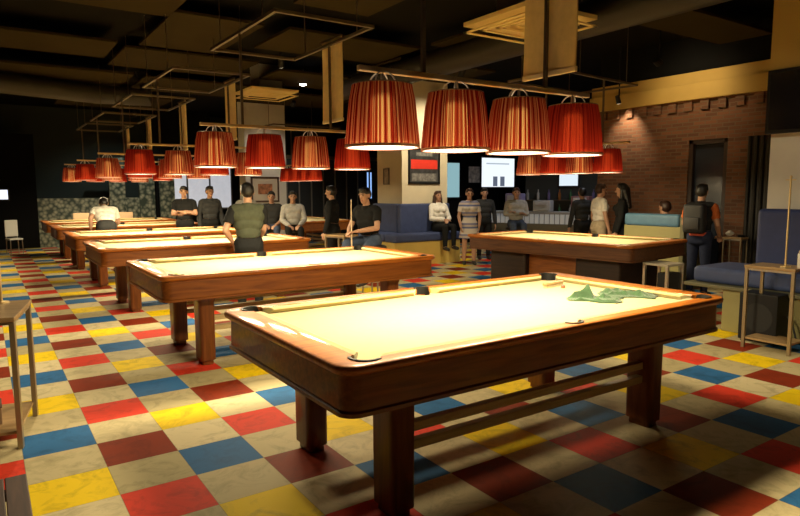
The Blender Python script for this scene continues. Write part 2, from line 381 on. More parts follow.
# ------------------------------------------------------------------ pool table
TH = .88; HX, HY = 1.475, .78
def make_table(label):
    t = thing('pool_table', (0, 0, 0), label, 'pool table', 'pool tables')
    pk = [(sx*1.30, sy*.665, .068) for sx in (-1, 1) for sy in (-1, 1)] + [(0, sy*.69, .058) for sy in (-1, 1)]
    bm = B()
    for x, y, r in pk: tube(bm, (x, y, .78), (x, y, 1.), r, r, 28)
    cut = fin('cutter', bm, BLACK)
    ix, iy = 1.32, .685; ri = .012
    def lp(hx, hy, r, z): return [(x, y, z) for x, y in rrect(hx, hy, r)]
    bm = B(); loft(bm, [lp(ix, iy, ri, .838), lp(ix, iy, ri, .872), lp(ix+.006, iy+.006, ri+.004, TH), lp(HX-.016, HY-.016, .085, TH), lp(HX-.004, HY-.004, .095, TH-.006), lp(HX, HY, .1, TH-.018),
                        lp(HX-.002, HY-.002, .1, TH-.034), lp(HX-.018, HY-.018, .09, TH-.046), lp(HX-.03, HY-.03, .085, TH-.05)], close=True)
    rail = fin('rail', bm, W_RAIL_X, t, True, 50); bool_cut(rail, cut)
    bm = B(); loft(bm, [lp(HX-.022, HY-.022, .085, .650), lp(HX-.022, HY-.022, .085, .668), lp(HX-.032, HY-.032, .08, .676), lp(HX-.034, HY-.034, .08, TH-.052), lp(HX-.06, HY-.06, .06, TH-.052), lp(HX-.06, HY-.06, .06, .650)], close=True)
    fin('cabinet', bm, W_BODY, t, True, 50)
    bm = B(); loft(bm, [lp(HX-.05, HY-.05, .06, .70), lp(HX-.05, HY-.05, .06, .715)], True, True); fin('underside', bm, W_BODY, t)
    bm = B(); loft(bm, [lp(ix, iy, ri, .80), lp(ix, iy, ri, .84)], True, True); bed = fin('cloth_bed', bm, CLOTH, t); bool_cut(bed, cut)
    # six cushions
    g = .085
    def cushion(a, b, n):                                              # a, b along the wood edge, n inward
        a, b, n = V(a), V(b), V(n); d = (b-a).normalized(); bm = B()
        prof = [(0, .838), (0, .874), (.03, .879), (.05, .872), (.052, .866), (.028, .8405)]
        A = [a + n*o + d*(o*1.0) + V((0, 0, z)) for o, z in prof]; Bq = [b + n*o - d*(o*1.0) + V((0, 0, z)) for o, z in prof]
        va = [bm.verts.new(p) for p in A]; vb = [bm.verts.new(p) for p in Bq]; k = len(va)
        for i in range(k): bm.faces.new((va[i], va[(i+1) % k], vb[(i+1) % k], vb[i]))
        bm.faces.new(va[::-1]); bm.faces.new(vb)
        fin('cushion', bm, CLOTH, t)
    for s in (-1, 1):
        cushion((s*ix, -iy+g, 0), (s*ix, iy-g, 0), (-s, 0, 0))
        for q in (-1, 1): cushion((q*.07, s*iy, 0), (q*(ix-g), s*iy, 0), (0, -s, 0))
    # pockets
    for x, y, r in pk:
        bm = B(); n = 28; o = V((x, y, 0)); od = V((x, y*2 if abs(x) > .1 else y*9, 0)).normalized() if abs(x) < .1 else V((math.copysign(1, x), math.copysign(1, y), 0)).normalized()
        rings = []
        for rr, hi, base in ((r-.003, 0, .74), (r-.003, 1, 0), (r+.010, 2, 0), (r+.010, 0, .86)):
            ring = []
            for k in range(n):
                d = V((math.cos(2*PI*k/n), math.sin(2*PI*k/n), 0)); up = max(0, min(1, (d.dot(od)+.15)*3.5))
                if hi == 0: z = base if base < .8 else (.86 if up > .5 else .835)
                else: z = .8385 + (TH+.006-.8385)*up
                ring.append(bm.verts.new(o + d*((rr if not (hi != 1 and base != .74 and up < .5) else r-.002)) + V((0, 0, z))))
            rings.append(ring)
        for A, C in zip(rings, rings[1:]):
            for k in range(n): bm.faces.new((A[k], A[(k+1) % n], C[(k+1) % n], C[k]))
        bm.faces.new(rings[0][::-1])
        fin('pocket', bm, BLACK, t, True, 60)
    # legs
    for sx in (-1, 1):
        for sy in (-1, 1):
            bm = B(); c = (sx*1.025, sy*.465)
            def ll(g, r, z): return [(c[0]+x, c[1]+y, z) for x, y in rrect(.070+g, .097+g, r, 5)]
            loft(bm, [ll(-.018, .02, 0), ll(-.018, .02, .035), ll(.0, .03, .042), ll(.002, .03, .58), ll(.010, .03, .60), ll(.010, .03, .70)], True, True)
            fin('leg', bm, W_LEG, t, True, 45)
    for sy in (-1, 1):
        for z in (.425, .330):
            bm = B(); box(bm, (0, sy*.475, z), (1.96, .05, .048), .004); fin('stretcher', bm, W_SLAT, t)
    for sx in (-1, 1):
        bm = B(); box(bm, (sx*1.025, 0, .615), (.07, .80, .07), .006); fin('cross_rail', bm, W_BODY, t)
    bpy.data.objects.remove(cut)
    return t
T7R = math.radians(96)
tabs = [((2.13, -1.295), 0, 'nearest pool table, dark wood with green towels lying on its cloth'),
        ((2.16, 1.93), 0, 'second pool table of the row, lit orange apron behind the nearest table'),
        ((2.13, 4.98), 0, 'third pool table of the row, behind the standing player in olive shirt'),
        ((2.13, 7.60), 0, 'fourth pool table of the row, just in front of the bending player'),
        ((2.13, 10.40), 0, 'fifth pool table of the row, just beyond the bending player in white'),
        ((2.13, 12.80), 0, 'farthest pool table of the row, before the pale orange chair backs'),
        ((6.925, 2.12), T7R, 'pool table turned sideways on the right, alone in front of the brick wall'),
        ((6.25, 10.3), PI/2, 'unlit pool table turned sideways far back behind the seated group')]
proto = make_table(tabs[0][2]); proto.location = (2.13, -1.295, 0)
for k, ((x, y), rz, lab) in enumerate(tabs[1:]):
    if k != 5: clone(proto, (x, y, 0), rz, lab)
    else:
        t = clone(proto, (x, y, 0), rz, lab, skip=('leg', 'stretcher', 'cross_rail', 'cabinet'))
        DW = wood('table_black_wood', (.012, .006, .004), (.030, .014, .008), 'X', .5, .1)
        for sx in (-1, 1):
            bm = B(); loft(bm, [[(sx*.80+x_, y_, z) for x_, y_ in rrect(.36-i_, .52-i_, .05)] for i_, z in ((.02, 0), (.02, .05), (0, .06), (0, .70))], True, True); fin('pedestal', bm, DW, t, True, 45)
        bm = B(); box(bm, (0, 0, .38), (.90, .84, .60), .01); fin('centre_panel', bm, W_BODY, t)
        bm = B(); DB = wood('table_brown_black_wood', (.060, .020, .006), (.125, .045, .012), 'X', .5, .1)
        def lq(hx, hy, r, z): return [(x_, y_, z) for x_, y_ in rrect(hx, hy, r)]
        loft(bm, [lq(HX-.022, HY-.022, .085, .650), lq(HX-.022, HY-.022, .085, .668), lq(HX-.032, HY-.032, .08, .676), lq(HX-.034, HY-.034, .08, TH-.052), lq(HX-.06, HY-.06, .06, TH-.052), lq(HX-.06, HY-.06, .06, .650)], close=True)
        fin('cabinet', bm, DB, t, True, 50)

# ------------------------------------------------------------------ lamps over the tables
def make_lamp(label, sm):
    t = thing('pendant_lamp', (0, 0, 0), label, 'lamp')                # origin at the lower rim
    bm = B(); n = 168; H = .34
    def ring(R, z): return [(R*(1+.02*math.cos(k*PI+.0))*math.cos(2*PI*k/n), R*(1+.02*math.cos(k*PI))*math.sin(2*PI*k/n), z) for k in range(n)]
    loft(bm, [ring(.204, .0), ring(.203, .02), ring(.192, .14), ring(.179, .26), ring(.166, H-.02), ring(.163, H)])
    fin('shade', bm, sm, t)
    bm = B(); lathe(bm, [(.200, .002), (.208, .002), (.208, .016), (.200, .016), (.200, .002)], 40, capb=False, capt=False); fin('lower_ring', bm, mat('pink_white_trim', (.75, .42, .33), .6), t, True)
    bm = B(); lathe(bm, [(.0005, .008), (.197, .008), (.197, .012), (.0005, .012)], 40); fin('diffuser', bm, DIFF, t, True, 30)
    bm = B()
    path(bm, [((.163)*math.cos(2*PI*k/24), (.163)*math.sin(2*PI*k/24), H) for k in range(25)], .004, 6)
    for a in range(3):
        d = V((math.cos(a*2*PI/3), math.sin(a*2*PI/3), 0)); tube(bm, (0, 0, H-.01), d*.163+V((0, 0, H-.002)), .003)
    fin('upper_ring', bm, DARKM, t)
    for a in (.55, .55+PI/2):
        d = V((math.cos(a), math.sin(a), 0)); bm = B()
        path(bm, [d*(.085*math.cos(PI*k/12)) + V((0, 0, H-.01+.085*math.sin(PI*k/12))) for k in range(13)], .0045, 6); fin('wire_arch', bm, WIRE, t, True)
    bm = B(); tube(bm, (0, 0, H-.04), (0, 0, 2.235-1.83+.01), .009); tube(bm, (0, 0, H-.10), (0, 0, H-.02), .022); fin('stem', bm, CHROME, t)
    bm = B(); lathe(bm, [(.03, .045), (.062, .06), (.066, .10), (.066, .25), (.055, .275), (.02, .285)], 20); fin('bulb', bm, emis('bulb_glow', (1, .80, .50), 1.1), t, True)
    return t
lamp_light = bpy.data.lights.new('lamp_pool', 'AREA'); lamp_light.shape = 'DISK'; lamp_light.size = .37; lamp_light.energy = 37; lamp_light.color = (1, .83, .50)
bulb_light = bpy.data.lights.new('lamp_bulb', 'POINT'); bulb_light.energy = 1.0; bulb_light.shadow_soft_size = .07; bulb_light.color = (1, .66, .33)
dim_light = bpy.data.lights.new('lamp_pool_dim', 'AREA'); dim_light.shape = 'DISK'; dim_light.size = .42; dim_light.energy = 19; dim_light.color = (1, .80, .46)
far_light = bpy.data.lights.new('lamp_pool_far', 'AREA'); far_light.shape = 'DISK'; far_light.size = .42; far_light.energy = 3; far_light.color = (1, .80, .46)
lproto = None
def make_gantry(label):
    t = thing('lamp_gantry', (0, 0, 0), label, 'lamp frame', 'lamp frames over the tables')     # origin on the ceiling line, z = 0 at floor
    bm = B(); box(bm, (.0, 0, 2.25), (1.86, .035, .03), .004); fin('lamp_rail', bm, BRASS, t)
    for x in (-.5, .5):
        bm = B(); box(bm, (x, 0, (2.25+3.17)/2), (.022, .022, .92)); fin('post', bm, DARKM, t)
    bm = B()
    for s in (-1, 1):
        box(bm, (s*.5, 0, 3.17), (.03, 1.82, .03)); box(bm, (0, s*.895, 3.17), (.97, .03, .03))
    fin('upper_frame', bm, mat('bronze_frame', (.13, .10, .06), .5, metal=.5), t)
    for sx in (-1, 1):
        for sy in (-1, 1):
            bm = B(); tube(bm, (sx*.5, sy*.6, 3.17), (sx*.5, sy*.6, ZC+.01), .006); fin('hanger', bm, DARKM, t)
    return t
def make_banner(label):
    t = thing('hanging_banner', (0, 0, 0), label, 'banner', 'cream banners')
    bm = B(); n = 10
    F = [[bm.verts.new((.006*math.sin(k*1.3+j*.4), -.225+.45*k/n, -.86*j/8)) for k in range(n+1)] for j in range(9)]
    Bk = [[bm.verts.new((.010+.006*math.sin(k*1.3+j*.4), -.225+.45*k/n, -.86*j/8)) for k in range(n+1)] for j in range(9)]
    for G in (F, Bk):
        for j in range(8):
            for k in range(n): bm.faces.new((G[j][k], G[j][k+1], G[j+1][k+1], G[j+1][k]))
    for j in range(8):
        bm.faces.new((F[j][0], F[j+1][0], Bk[j+1][0], Bk[j][0])); bm.faces.new((F[j][n], F[j+1][n], Bk[j+1][n], Bk[j][n]))
    for k in range(n):
        bm.faces.new((F[0][k], F[0][k+1], Bk[0][k+1], Bk[0][k])); bm.faces.new((F[8][k], F[8][k+1], Bk[8][k+1], Bk[8][k]))
    fin('cloth', bm, BANNER, t, True)
    bm = B(); box(bm, (.005, 0, -.875), (.026, .46, .035), .005); fin('hem_bar', bm, HEM, t)
    bm = B(); box(bm, (.0, 0, .0), (.03, .46, .02), .004); fin('top_bar', bm, DARKM, t)
    return t
gproto = make_gantry('bronze lamp frame over the nearest pool table'); bproto = make_banner('large cream banner hanging on a post above the nearest pool table')
ordn = ['first', 'second', 'third', 'fourth']
where = ['over the nearest pool table', 'over the second pool table of the row', 'over the third pool table of the row', 'over the fourth pool table of the row', 'over the fifth pool table of the row', 'over the farthest pool table of the row',
         'over the sideways table by the brick wall', 'over the unlit table far back']
lp0 = make_lamp('x', SHADE); lp1 = make_lamp('x', SHADER)
pat = ['GGGR', 'GRGR', 'RGRG', 'GRGG', 'RGGR', 'GRRG', 'RGRG', 'RRRR']; used = {'G': False, 'R': False}
for k, ((x, y), rz, lab) in enumerate(tabs):
    gx = x + (.07 if k == 1 else 0)
    if k == 0: gproto.location = (x, y, 0)
    else: clone(gproto, (gx, y, 0), rz, 'bronze lamp frame ' + where[k])
    c, s = math.cos(rz), math.sin(rz)
    bl = (gx+c*.525, y+s*.525, 3.235)
    if k == 0: bproto.location = bl
    elif k < 6: clone(bproto, bl, rz, 'cream banner hanging on the right lamp post ' + where[k])
    for q in range(4):
        u = (-.78+.52*q)*(.9 if k == 6 else 1.) + (.06 if k == 1 else .10 if k == 6 else 0); px, py = x+c*u, y+s*u
        if k < 6: l2 = 'red pleated lamp %s, %s from the left' % (where[k], ordn[q])
        elif k == 6: l2 = 'red pleated lamp %s, %s from the right' % (where[k], ordn[q])
        else: l2 = 'dim red pleated lamp %s, %s from the right' % (where[k], ordn[q])
        ky = pat[k][q]; src = lp0 if ky == 'G' else lp1; gr = 'red pleated lamps ' + where[k]
        if not used[ky]: src.location = (px, py, 1.83); src['label'] = l2; src['group'] = gr; used[ky] = True
        else: clone(src, (px, py, 1.83), random.uniform(0, 6.28), l2, gr)
        for ld, dz in (((lamp_light, dim_light, far_light)[0 if k < 4 else 1 if k < 7 else 2], -.006), (bulb_light, .17)):
            lo = bpy.data.objects.new(ld.name, ld); COL.objects.link(lo); lo.location = (px, py, 1.83+dz)

# ------------------------------------------------------------------ things on the nearest table
def towel(name, pts_w, pts_l, lumps, seed, label, loc, rz):
    rnd = random.Random(seed); bm = B(); nx, ny = 64, 48
    ph = [(rnd.uniform(-26, 26), rnd.uniform(10, 26), rnd.uniform(0, 6.3)) for _ in range(6)]
    top, bot = [], []
    for j in range(ny+1):
        rt, rb = [], []
        for i in range(nx+1):
            u, v = i/nx*2-1, j/ny*2-1
            edge = (1-abs(u)**5)*(1-abs(v)**5)
            x = u*pts_l*(1+.08*math.sin(v*4+seed)); y = v*pts_w*(1+.10*math.sin(u*5+seed*2))
            h = .010 + .016*edge + lumps*edge*sum(1-2*abs(math.sin(a*x+b*y+c+1.5*math.sin(b*x*.4))) for a, b, c in ph)/3.2 + lumps*.35*edge*max(0, math.sin(u*3.2+1.2*v+seed))
            rt.append(bm.verts.new((x, y, max(.008, h)*(.35+.65*edge**.4) if edge > 0 else .006))); rb.append(bm.verts.new((x, y, .0)))
        top.append(rt); bot.append(rb)
    for G in (top, bot):
        for j in range(ny):
            for i in range(nx): bm.faces.new((G[j][i], G[j][i+1], G[j+1][i+1], G[j+1][i]))
    for i in range(nx):
        bm.faces.new((top[0][i], top[0][i+1], bot[0][i+1], bot[0][i])); bm.faces.new((top[ny][i], top[ny][i+1], bot[ny][i+1], bot[ny][i]))
    for j in range(ny):
        bm.faces.new((top[j][0], top[j+1][0], bot[j+1][0], bot[j][0])); bm.faces.new((top[j][nx], top[j+1][nx], bot[j+1][nx], bot[j][nx]))
    o = fin(name, bm, GREEN, None, True, 80); o.location = loc; o.rotation_euler = (0, 0, rz)
    return tag(o, label, 'towel', 'green towels on the nearest table')
towel('folded_towel', .12, .17, .050, 3, 'crumpled pale green towel, the left one on the nearest pool table', (2.97, -1.48, .8405), math.radians(-60))
towel('folded_towel', .12, .19, .026, 8, 'flatter green towel with a dark end, the right one on the nearest table', (3.30, -1.50, .8405), math.radians(-50))
t = thing('cloth_brush', (3.16, -.93, .8405), 'small wooden cloth brush lying by the far rail of the nearest table', 'brush', None, math.radians(8))
bm = B(); box(bm, (0, 0, .03), (.24, .04, .022), .008); fin('handle', bm, W_TOP, t, True)
bm = B(); box(bm, (0, 0, .0095), (.22, .034, .019), .003); fin('bristle', bm, mat('pale_bristle', (.5, .4, .25), .9), t)
t = thing('chalk_cube', (3.17, -1.02, .8405), 'brown chalk cube on the cloth near the far corner pocket', 'chalk')
bm = B(); box(bm, (0, 0, .011), (.024, .024, .022), .002); fin('wrapper', bm, mat('brown_chalk', (.28, .11, .05), .9), t)
bm = B(); lathe(bm, [(.009, .022), (.009, .0228), (.004, .0225)], 12); fin('chalk_face', bm, mat('blue_chalk', (.12, .2, .35), .95), t)

# ------------------------------------------------------------------ side stands
def make_stand(label):
    t = thing('side_stand', (0, 0, 0), label, 'side stand', 'tall side stands')
    bm = B(); box(bm, (0, 0, .825), (.36, .47, .03), .004); fin('stand_top', bm, W_TOP, t)
    bm = B(); box(bm, (0, 0, .10), (.32, .42, .02), .003); fin('shelf', bm, W_TOP, t)
    for sx in (-1, 1):
        for sy in (-1, 1):
            bm = B(); box(bm, (sx*.16, sy*.215, .405), (.030, .030, .81), .002); fin('leg', bm, mat('bronzed_steel', (.36, .28, .17), .4, metal=.8), t)
    bm = B()
    for s in (-1, 1): box(bm, (s*.16, 0, .80), (.02, .41, .02)); box(bm, (0, s*.215, .80), (.30, .02, .02))
    fin('apron', bm, CHROME, t)
    return t
st = make_stand('tall wood and metal side stand with a pole, right of the nearest table'); st.location = (5.96, -1.31, 0)
q = clone(st, (-.585, .55, 0), math.radians(79), 'tall wood and metal side stand at the left edge of the photo'); q.scale = (1.9, 1, 1); q.location.x += .03
q = clone(st, (9.3, .84, 0), 0, 'narrow metal side stand with white items on top, below the brick pier'); q.scale = (.62, .62, 1)
t = thing('low_table', (6.75, .43, 0), 'low metal framed table with black side, beyond the far right corner of nearest table', 'low table')
bm = B(); box(bm, (0, 0, .635), (.36, .36, .03), .005); fin('table_top', bm, mat('pale_stone_top', (.45, .40, .30), .4), t)
for sx in (-1, 1):
    for sy in (-1, 1):
        bm = B(); box(bm, (sx*.16, sy*.16, .31), (.035, .035, .62), .003); fin('leg', bm, CHROME, t)
bm = B(); box(bm, (.0, -.08, .33), (.27, .15, .40), .01); fin('inner_box', bm, BLACKP, t)
bm = B(); box(bm, (0, 0, .12), (.31, .31, .02)); fin('shelf', bm, DARKM, t)
clone(st, (4.60, 5.15, 0), .3, 'metal side stand beside the dark standing figure behind the second table')
def make_pole(label, loc):
    t = thing('score_pole', loc, label, 'pole', 'brass poles on side stands')
    bm = B(); lathe(bm, [(.045, 0), (.045, .008), (.012, .014)], 20); fin('foot', bm, BRASS, t, True)
    bm = B(); tube(bm, (0, 0, .01), (0, 0, .86), .009); fin('rod', bm, BRASS, t, True)
    bm = B(); tube(bm, (0, -.045, .84), (0, .045, .84), .005); sphere(bm, (0, 0, .87), .013); fin('cross_bar', bm, BRASS, t, True)
    return t
p0 = make_pole('brass pole with small cross bar on the right side stand', (5.93, -1.39, .84))
clone(p0, (-.44, .80, .84), 1.2, 'brass pole with small cross bar on the left side stand')
t = thing('storage_carton', (-.60, .50, .11), 'small brown carton on the lower shelf of the left side stand', 'carton')
bm = B(); box(bm, (0, 0, .055), (.22, .20, .11), .004); fin('body', bm, mat('brown_card', (.22, .13, .07), .8), t)
bm = B(); box(bm, (0, 0, .1125), (.23, .21, .006), .002); fin('lid', bm, mat('brown_card_dark', (.10, .05, .03), .8), t)
t = thing('white_canister', (5.94, -1.525, .84), 'white canister at the right end of the right side stand', 'canister')
bm = B(); lathe(bm, [(.03, 0), (.034, .01), (.034, .13), (.03, .14)], 24); fin('body', bm, mat('white_plastic', (.75, .70, .6), .4), t, True)
bm = B(); lathe(bm, [(.026, .14), (.026, .165), (.02, .17)], 24); fin('cap', bm, mat('cream_plastic', (.6, .5, .35), .4), t, True)
for k, (dx, dy, lab) in enumerate([(-.05, .12, 'white crumpled napkin pile on the stand below the brick pier'), (.05, -.1, 'dark ashtray on the stand below the brick pier')]):
    bm = B()
    if k == 0:
        for q in range(7): sphere(bm, (random.uniform(-.05, .05), random.uniform(-.05, .05), .035+.02*(q % 3)), .035, (1.2, .9, .8), 2)
        tag(fin('napkin_pile', bm, F_WHITE, None, True), lab, 'napkins').location = (9.3+dx*.8, .84+dy*.7, .84)
    else:
        lathe(bm, [(.05, 0), (.06, .03), (.05, .03), (.042, .01)], 24); tag(fin('ashtray', bm, BLACKP, None, True), lab, 'ashtray').location = (9.3+dx*.8, .84+dy*.7, .84)
# dark slatted bench in the lower left corner
t = thing('slatted_bench', (-.745, -1.9, 0), 'dark brown slatted bench top in the lower left corner of the photo', 'bench')
bm = B()
for k in range(8): box(bm, (-.275+k*.079, 0, .43), (.076, 1.14, .03), .004)
fin('seat_slat', bm, W_DARK, t)
bm = B()
for s in (-1, 1): box(bm, (0, s*.5, .40), (.6, .05, .03))
for s in (-1, 1): box(bm, (s*.28, 0, .385), (.03, 1.1, .05))
fin('frame', bm, W_DARK, t)
for sx in (-1, 1):
    for sy in (-1, 1):
        bm = B(); box(bm, (sx*.27, sy*.5, .195), (.05, .05, .39), .004); fin('leg', bm, W_DARK, t)

# ------------------------------------------------------------------ booths and sofas
def cush(bm, lo, hi, bev=.05): box(bm, [(a+b)/2 for a, b in zip(lo, hi)], [b-a for a, b in zip(lo, hi)], bev, seg=4)
# right booth
t = thing('booth_sofa', (6.35, -.15, 0), 'navy blue booth sofa on an olive base at the right edge', 'booth')
bm = B(); box(bm, (.5, -1.72, .24), (1.0, 2.6, .48), .01); fin('base', bm, OLIVE, t)
bm = B(); box(bm, (.47, -1.52, .50), (1.1, 3.05, .04), .008); fin('ledge', bm, OLIVED, t)
bm = B(); cush(bm, (.02, -2.9, .52), (.80, -.04, .70), .06); fin('seat_cushion', bm, BLUE, t, True, 60)
bm = B(); cush(bm, (.80, -2.9, .52), (1.0, -.35, 1.36), .07); fin('backrest', bm, NAVY, t, True, 60)
t = thing('subwoofer', (6.18, -1.10, 0), 'black box speaker on the floor in front of the right booth', 'speaker')
bm = B(); box(bm, (0, 0, .27), (.26, .38, .50), .012); fin('body', bm, BLACKP, t)
bm = B(); tube(bm, (-.132, 0, .27), (-.128, 0, .27), .15, .15, 28); fin('grille', bm, mat('speaker_mesh', (.010, .010, .010), .7), t)
for k, (a, b) in enumerate([(-.1, -.15), (.1, -.15), (-.1, .15), (.1, .15)]):
    bm = B(); tube(bm, (a, b, 0), (a, b, .022), .02); fin('foot', bm, BLACKP, t)
bm = B(); path(bm, [(6.24, -1.30, .30), (6.22, -1.36, .24), (6.20, -1.42, .06), (6.22, -1.50, .012), (6.25, -1.7, .012), (6.28, -2.1, .012)], .009, 8)
tag(fin('speaker_cable', bm, BLACKP, None, True), 'black cable curling from the box speaker to the floor', 'cable')
# booth seen from behind, in front of the brick wall
t = thing('booth_bench', (8.55, 1.80, 0), 'booth bench with sky blue top roll and olive back before the brick wall', 'booth')
bm = B(); box(bm, (0, .0, .50), (.08, 1.02, 1.0), .006); fin('back_panel', bm, OLIVE, t)
bm = B(); cush(bm, (-.07, -.50, .99), (.09, .50, 1.20), .06); fin('top_roll', bm, BLUEL, t, True, 60)
bm = B(); box(bm, (.25, -.54, .60), (.60, .07, 1.2), .008); fin('end_panel', bm, OLIVED, t)
bm = B(); cush(bm, (.05, -.50, .38), (.58, .50, .52), .04); fin('seat_cushion', bm, BLUE, t, True, 60)
bm = B(); box(bm, (.3, 0, .19), (.5, .98, .38)); fin('base', bm, OLIVED, t)
# pillar with banquette
sbox('wall_pillar', (7.07, 6.9, 0), (8.32, 7.9, ZC), CREAM)
t = thing('banquette', (7.07, 6.9, 0), 'blue banquette with yellow base wrapped around the cream pillar', 'banquette')
bm = B(); box(bm, (.32, -.27, .25), (1.75, .54, .50), .01); box(bm, (-.28, .5, .25), (.54, 1.0, .50), .01); fin('base', bm, YELLOWB, t)
bm = B(); cush(bm, (-.56, -.56, .50), (1.22, -.13, .68), .05); fin('seat_cushion', bm, BLUE, t, True, 60)
bm = B(); cush(bm, (-.56, -.10, .50), (-.13, 1.0, .68), .05); fin('seat_cushion', bm, BLUE, t, True, 60)
bm = B(); cush(bm, (-.14, -.14, .66), (1.22, -.01, 1.30), .04); fin('backrest', bm, BLUE, t, True, 60)
bm = B(); cush(bm, (-.14, .0, .66), (-.01, 1.0, 1.30), .04); fin('backrest', bm, BLUE, t, True, 60)
# poster on the pillar
def framed(name, loc, w, h, axis, label, frame_m, parts, cat='picture', depth=.03, fw=.035):
    t = thing(name, loc, label, cat, None, 0 if axis == 'Y' else -PI/2)
    bm = B()
    for s in (-1, 1): box(bm, (s*(w/2-fw/2), 0, 0), (fw, depth, h)); box(bm, (0, 0, s*(h/2-fw/2)), (w, depth, fw))
    fin('frame', bm, frame_m, t)
    for nm, x0, x1, z0, z1, m, yy in parts:
        bm = B(); box(bm, ((x0+x1)/2, yy, (z0+z1)/2), (x1-x0, .006, z1-z0)); fin(nm, bm, m, t)
    return t
PD = mat('poster_dark', (.05, .05, .05), .4, var=.5, vscale=9); PR = mat('poster_red', (.75, .05, .03), .4, var=.08); PG = mat('poster_grey', (.22, .21, .19), .4, var=.5, vscale=14)
framed('framed_poster', (7.66, 6.885, 2.12), .86, .78, 'Y', 'framed dark poster with a red band on the cream pillar', BLACKP,
       [('print', -.40, .40, -.36, .36, PD, .004), ('red_band', -.36, .36, -.06, .14, PR, -.002), ('lower_image', -.34, .34, -.33, -.16, PG, -.002), ('title_strip', -.22, .22, .22, .30, PG, -.002)])
framed('small_print', (7.055, 7.5, 1.90), .22, .36, 'X', 'small grey framed print on the left face of the pillar', mat('grey_frame', (.2, .18, .15), .5),
       [('print', -.09, .09, -.16, .16, mat('pale_print', (.4, .35, .27), .6, var=.3, vscale=12), .002)], fw=.02)
# picture column in the middle background
sbox('wall_centre', (5.80, 13.0, 0), (7.05, 13.5, ZC), WHITEP)
framed('framed_picture', (6.38, 12.985, 1.63), .86, .74, 'Y', 'small framed picture with a reddish scene on the white centre wall', mat('dark_brown_frame', (.09, .05, .03), .5),
       [('mat_board', -.40, .40, -.34, .34, mat('cream_board', (.65, .57, .45), .7), .004), ('print', -.22, .22, -.14, .16, mat('red_print', (.42, .17, .08), .6, var=.7, vscale=9), -.002)], fw=.05)
# pale wall behind the third and fourth tables, its brightness added as emission
sbox('wall_inner', (3.9, 16.1, 0), (5.8, 16.3, ZC), DARKW)
w = sbox('wall_pale_glow', (4.25, 16.04, 1.0), (6.45, 16.1, 2.45), mat('pale_wall_edge_grey', (.12, .12, .12), .5))
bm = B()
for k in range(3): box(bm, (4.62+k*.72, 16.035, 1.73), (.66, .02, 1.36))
fin('pane', bm, mat('glowing_pale_wall', (.35, .36, .38), .4, var=.25, vscale=3, emit=(.74, .75, .80), estr=.55), w)  # these panes are wall surface, made to glow in place of light
# mosaic half wall, pillars and dark corner on the far left
MOS = mosaic_mat()
bm = B(); box(bm, (2.35, 16.25, .70), (3.1, .25, 1.40)); struct('wall_mosaic', bm, MOS)
for k, x in enumerate((2.9, 3.75, 4.35)):
    sbox('wall_mosaic_pier_%d' % (k+1), (x-.22, 16.0, 0), (x+.22, 16.12, 2.6), MOS)
sbox('wall_dark_corner', (-1.6, 16.1, 0), (.8, 16.35, 3.2), DARKW)
# glazed partition right of the centre column
g = sbox('window_2', (7.05, 13.05, 2.55), (10.4, 13.15, 2.65), DARKM)
for k in range(9):
    bm = B(); box(bm, (7.1+k*.41, 13.1, 1.28), (.035, .06, 2.55)); fin('mullion', bm, mat('grey_mullion', (.16, .16, .15), .5), g)
bm = B(); box(bm, (8.7, 13.1, 1.28), (3.3, .012, 2.5)); fin('pane', bm, mat('dark_tinted_glass', (.035, .040, .045), .12, spec=.8), g)
# bright screens
def screen(name, loc, w, h, axis, label, col, s, bez=BLACKP, extra=()):
    t = thing(name, loc, label, 'screen', None, 0 if axis == 'Y' else -PI/2)
    bm = B(); box(bm, (0, .03, 0), (w+.08, .05, h+.08), .008); fin('housing', bm, bez, t)
    bm = B(); box(bm, (0, .001, 0), (w, .01, h)); fin('display', bm, emis('display_%s' % (name+str(round(loc[0], 1))), col, s), t)
    for nm, x0, x1, z0, z1, m in extra:
        bm = B(); box(bm, ((x0+x1)/2, -.006, (z0+z1)/2), (x1-x0, .004, z1-z0)); fin(nm, bm, m, t)
    bm = B(); box(bm, (0, .09, 0), (.2, .08, .2)); fin('bracket', bm, DARKM, t)
    return t
sbox('wall_tv', (9.4, 10.13, 0), (14.9, 10.3, ZC), DARKW)
screen('wall_screen', (12.8, 10., 2.12), 1.35, .88, 'Y', 'large bright white screen on the dark wall behind the bar', (.86, .93, 1), .95, extra=[
    ('picture_mark', -.22, -.04, -.42, -.12, emis('screen_grey', (.20, .24, .33), .5)), ('picture_mark', .08, .26, -.42, -.12, emis('screen_grey', (.20, .24, .33), .5)), ('picture_bar', -.5, .45, .25, .29, emis('screen_pale', (.55, .65, .75), .7))])
s2 = screen('bar_screen', (12.6-.375*.55+.08, 6.4+.927*.55+.035, 1.84), .5, .30, 'X', 'smaller bright screen behind the bar, below the rear row of lamps', (.80, .92, 1), .85); s2.rotation_euler = (0, 0, math.radians(-68))
screen('tall_screen', (10.93, 9.998, 1.88), .62, 1.0, 'Y', 'tall pale turquoise screen beside the cream pillar', (.42, .72, .78), .55)
screen('small_screen', (-.07, 16.0, 1.52), .34, .26, 'Y', 'small bright screen in the dark at the far left', (.82, .86, 1), 1.3)
t = framed('small_picture', (11.95, 10.1, 2.05), .62, .55, 'Y', 'small light framed picture left of the large bright screen', BLACKP, [('print', -.28, .28, -.25, .25, mat('grey_print', (.55, .5, .45), .6, var=.6, vscale=9, emit=(.8, .75, .7), estr=.02), .002)])
t = thing('neon_light', (9.95, 13.0, 1.75), 'blue vertical neon light glowing left of the pillar', 'neon light')
bm = B(); box(bm, (0, .04, 0), (.22, .03, 1.0), .01); fin('backing', bm, BLACKP, t)
bm = B()
for s in (-1, 1): tube(bm, (s*.06, 0, -.42), (s*.06, 0, .42), .022)
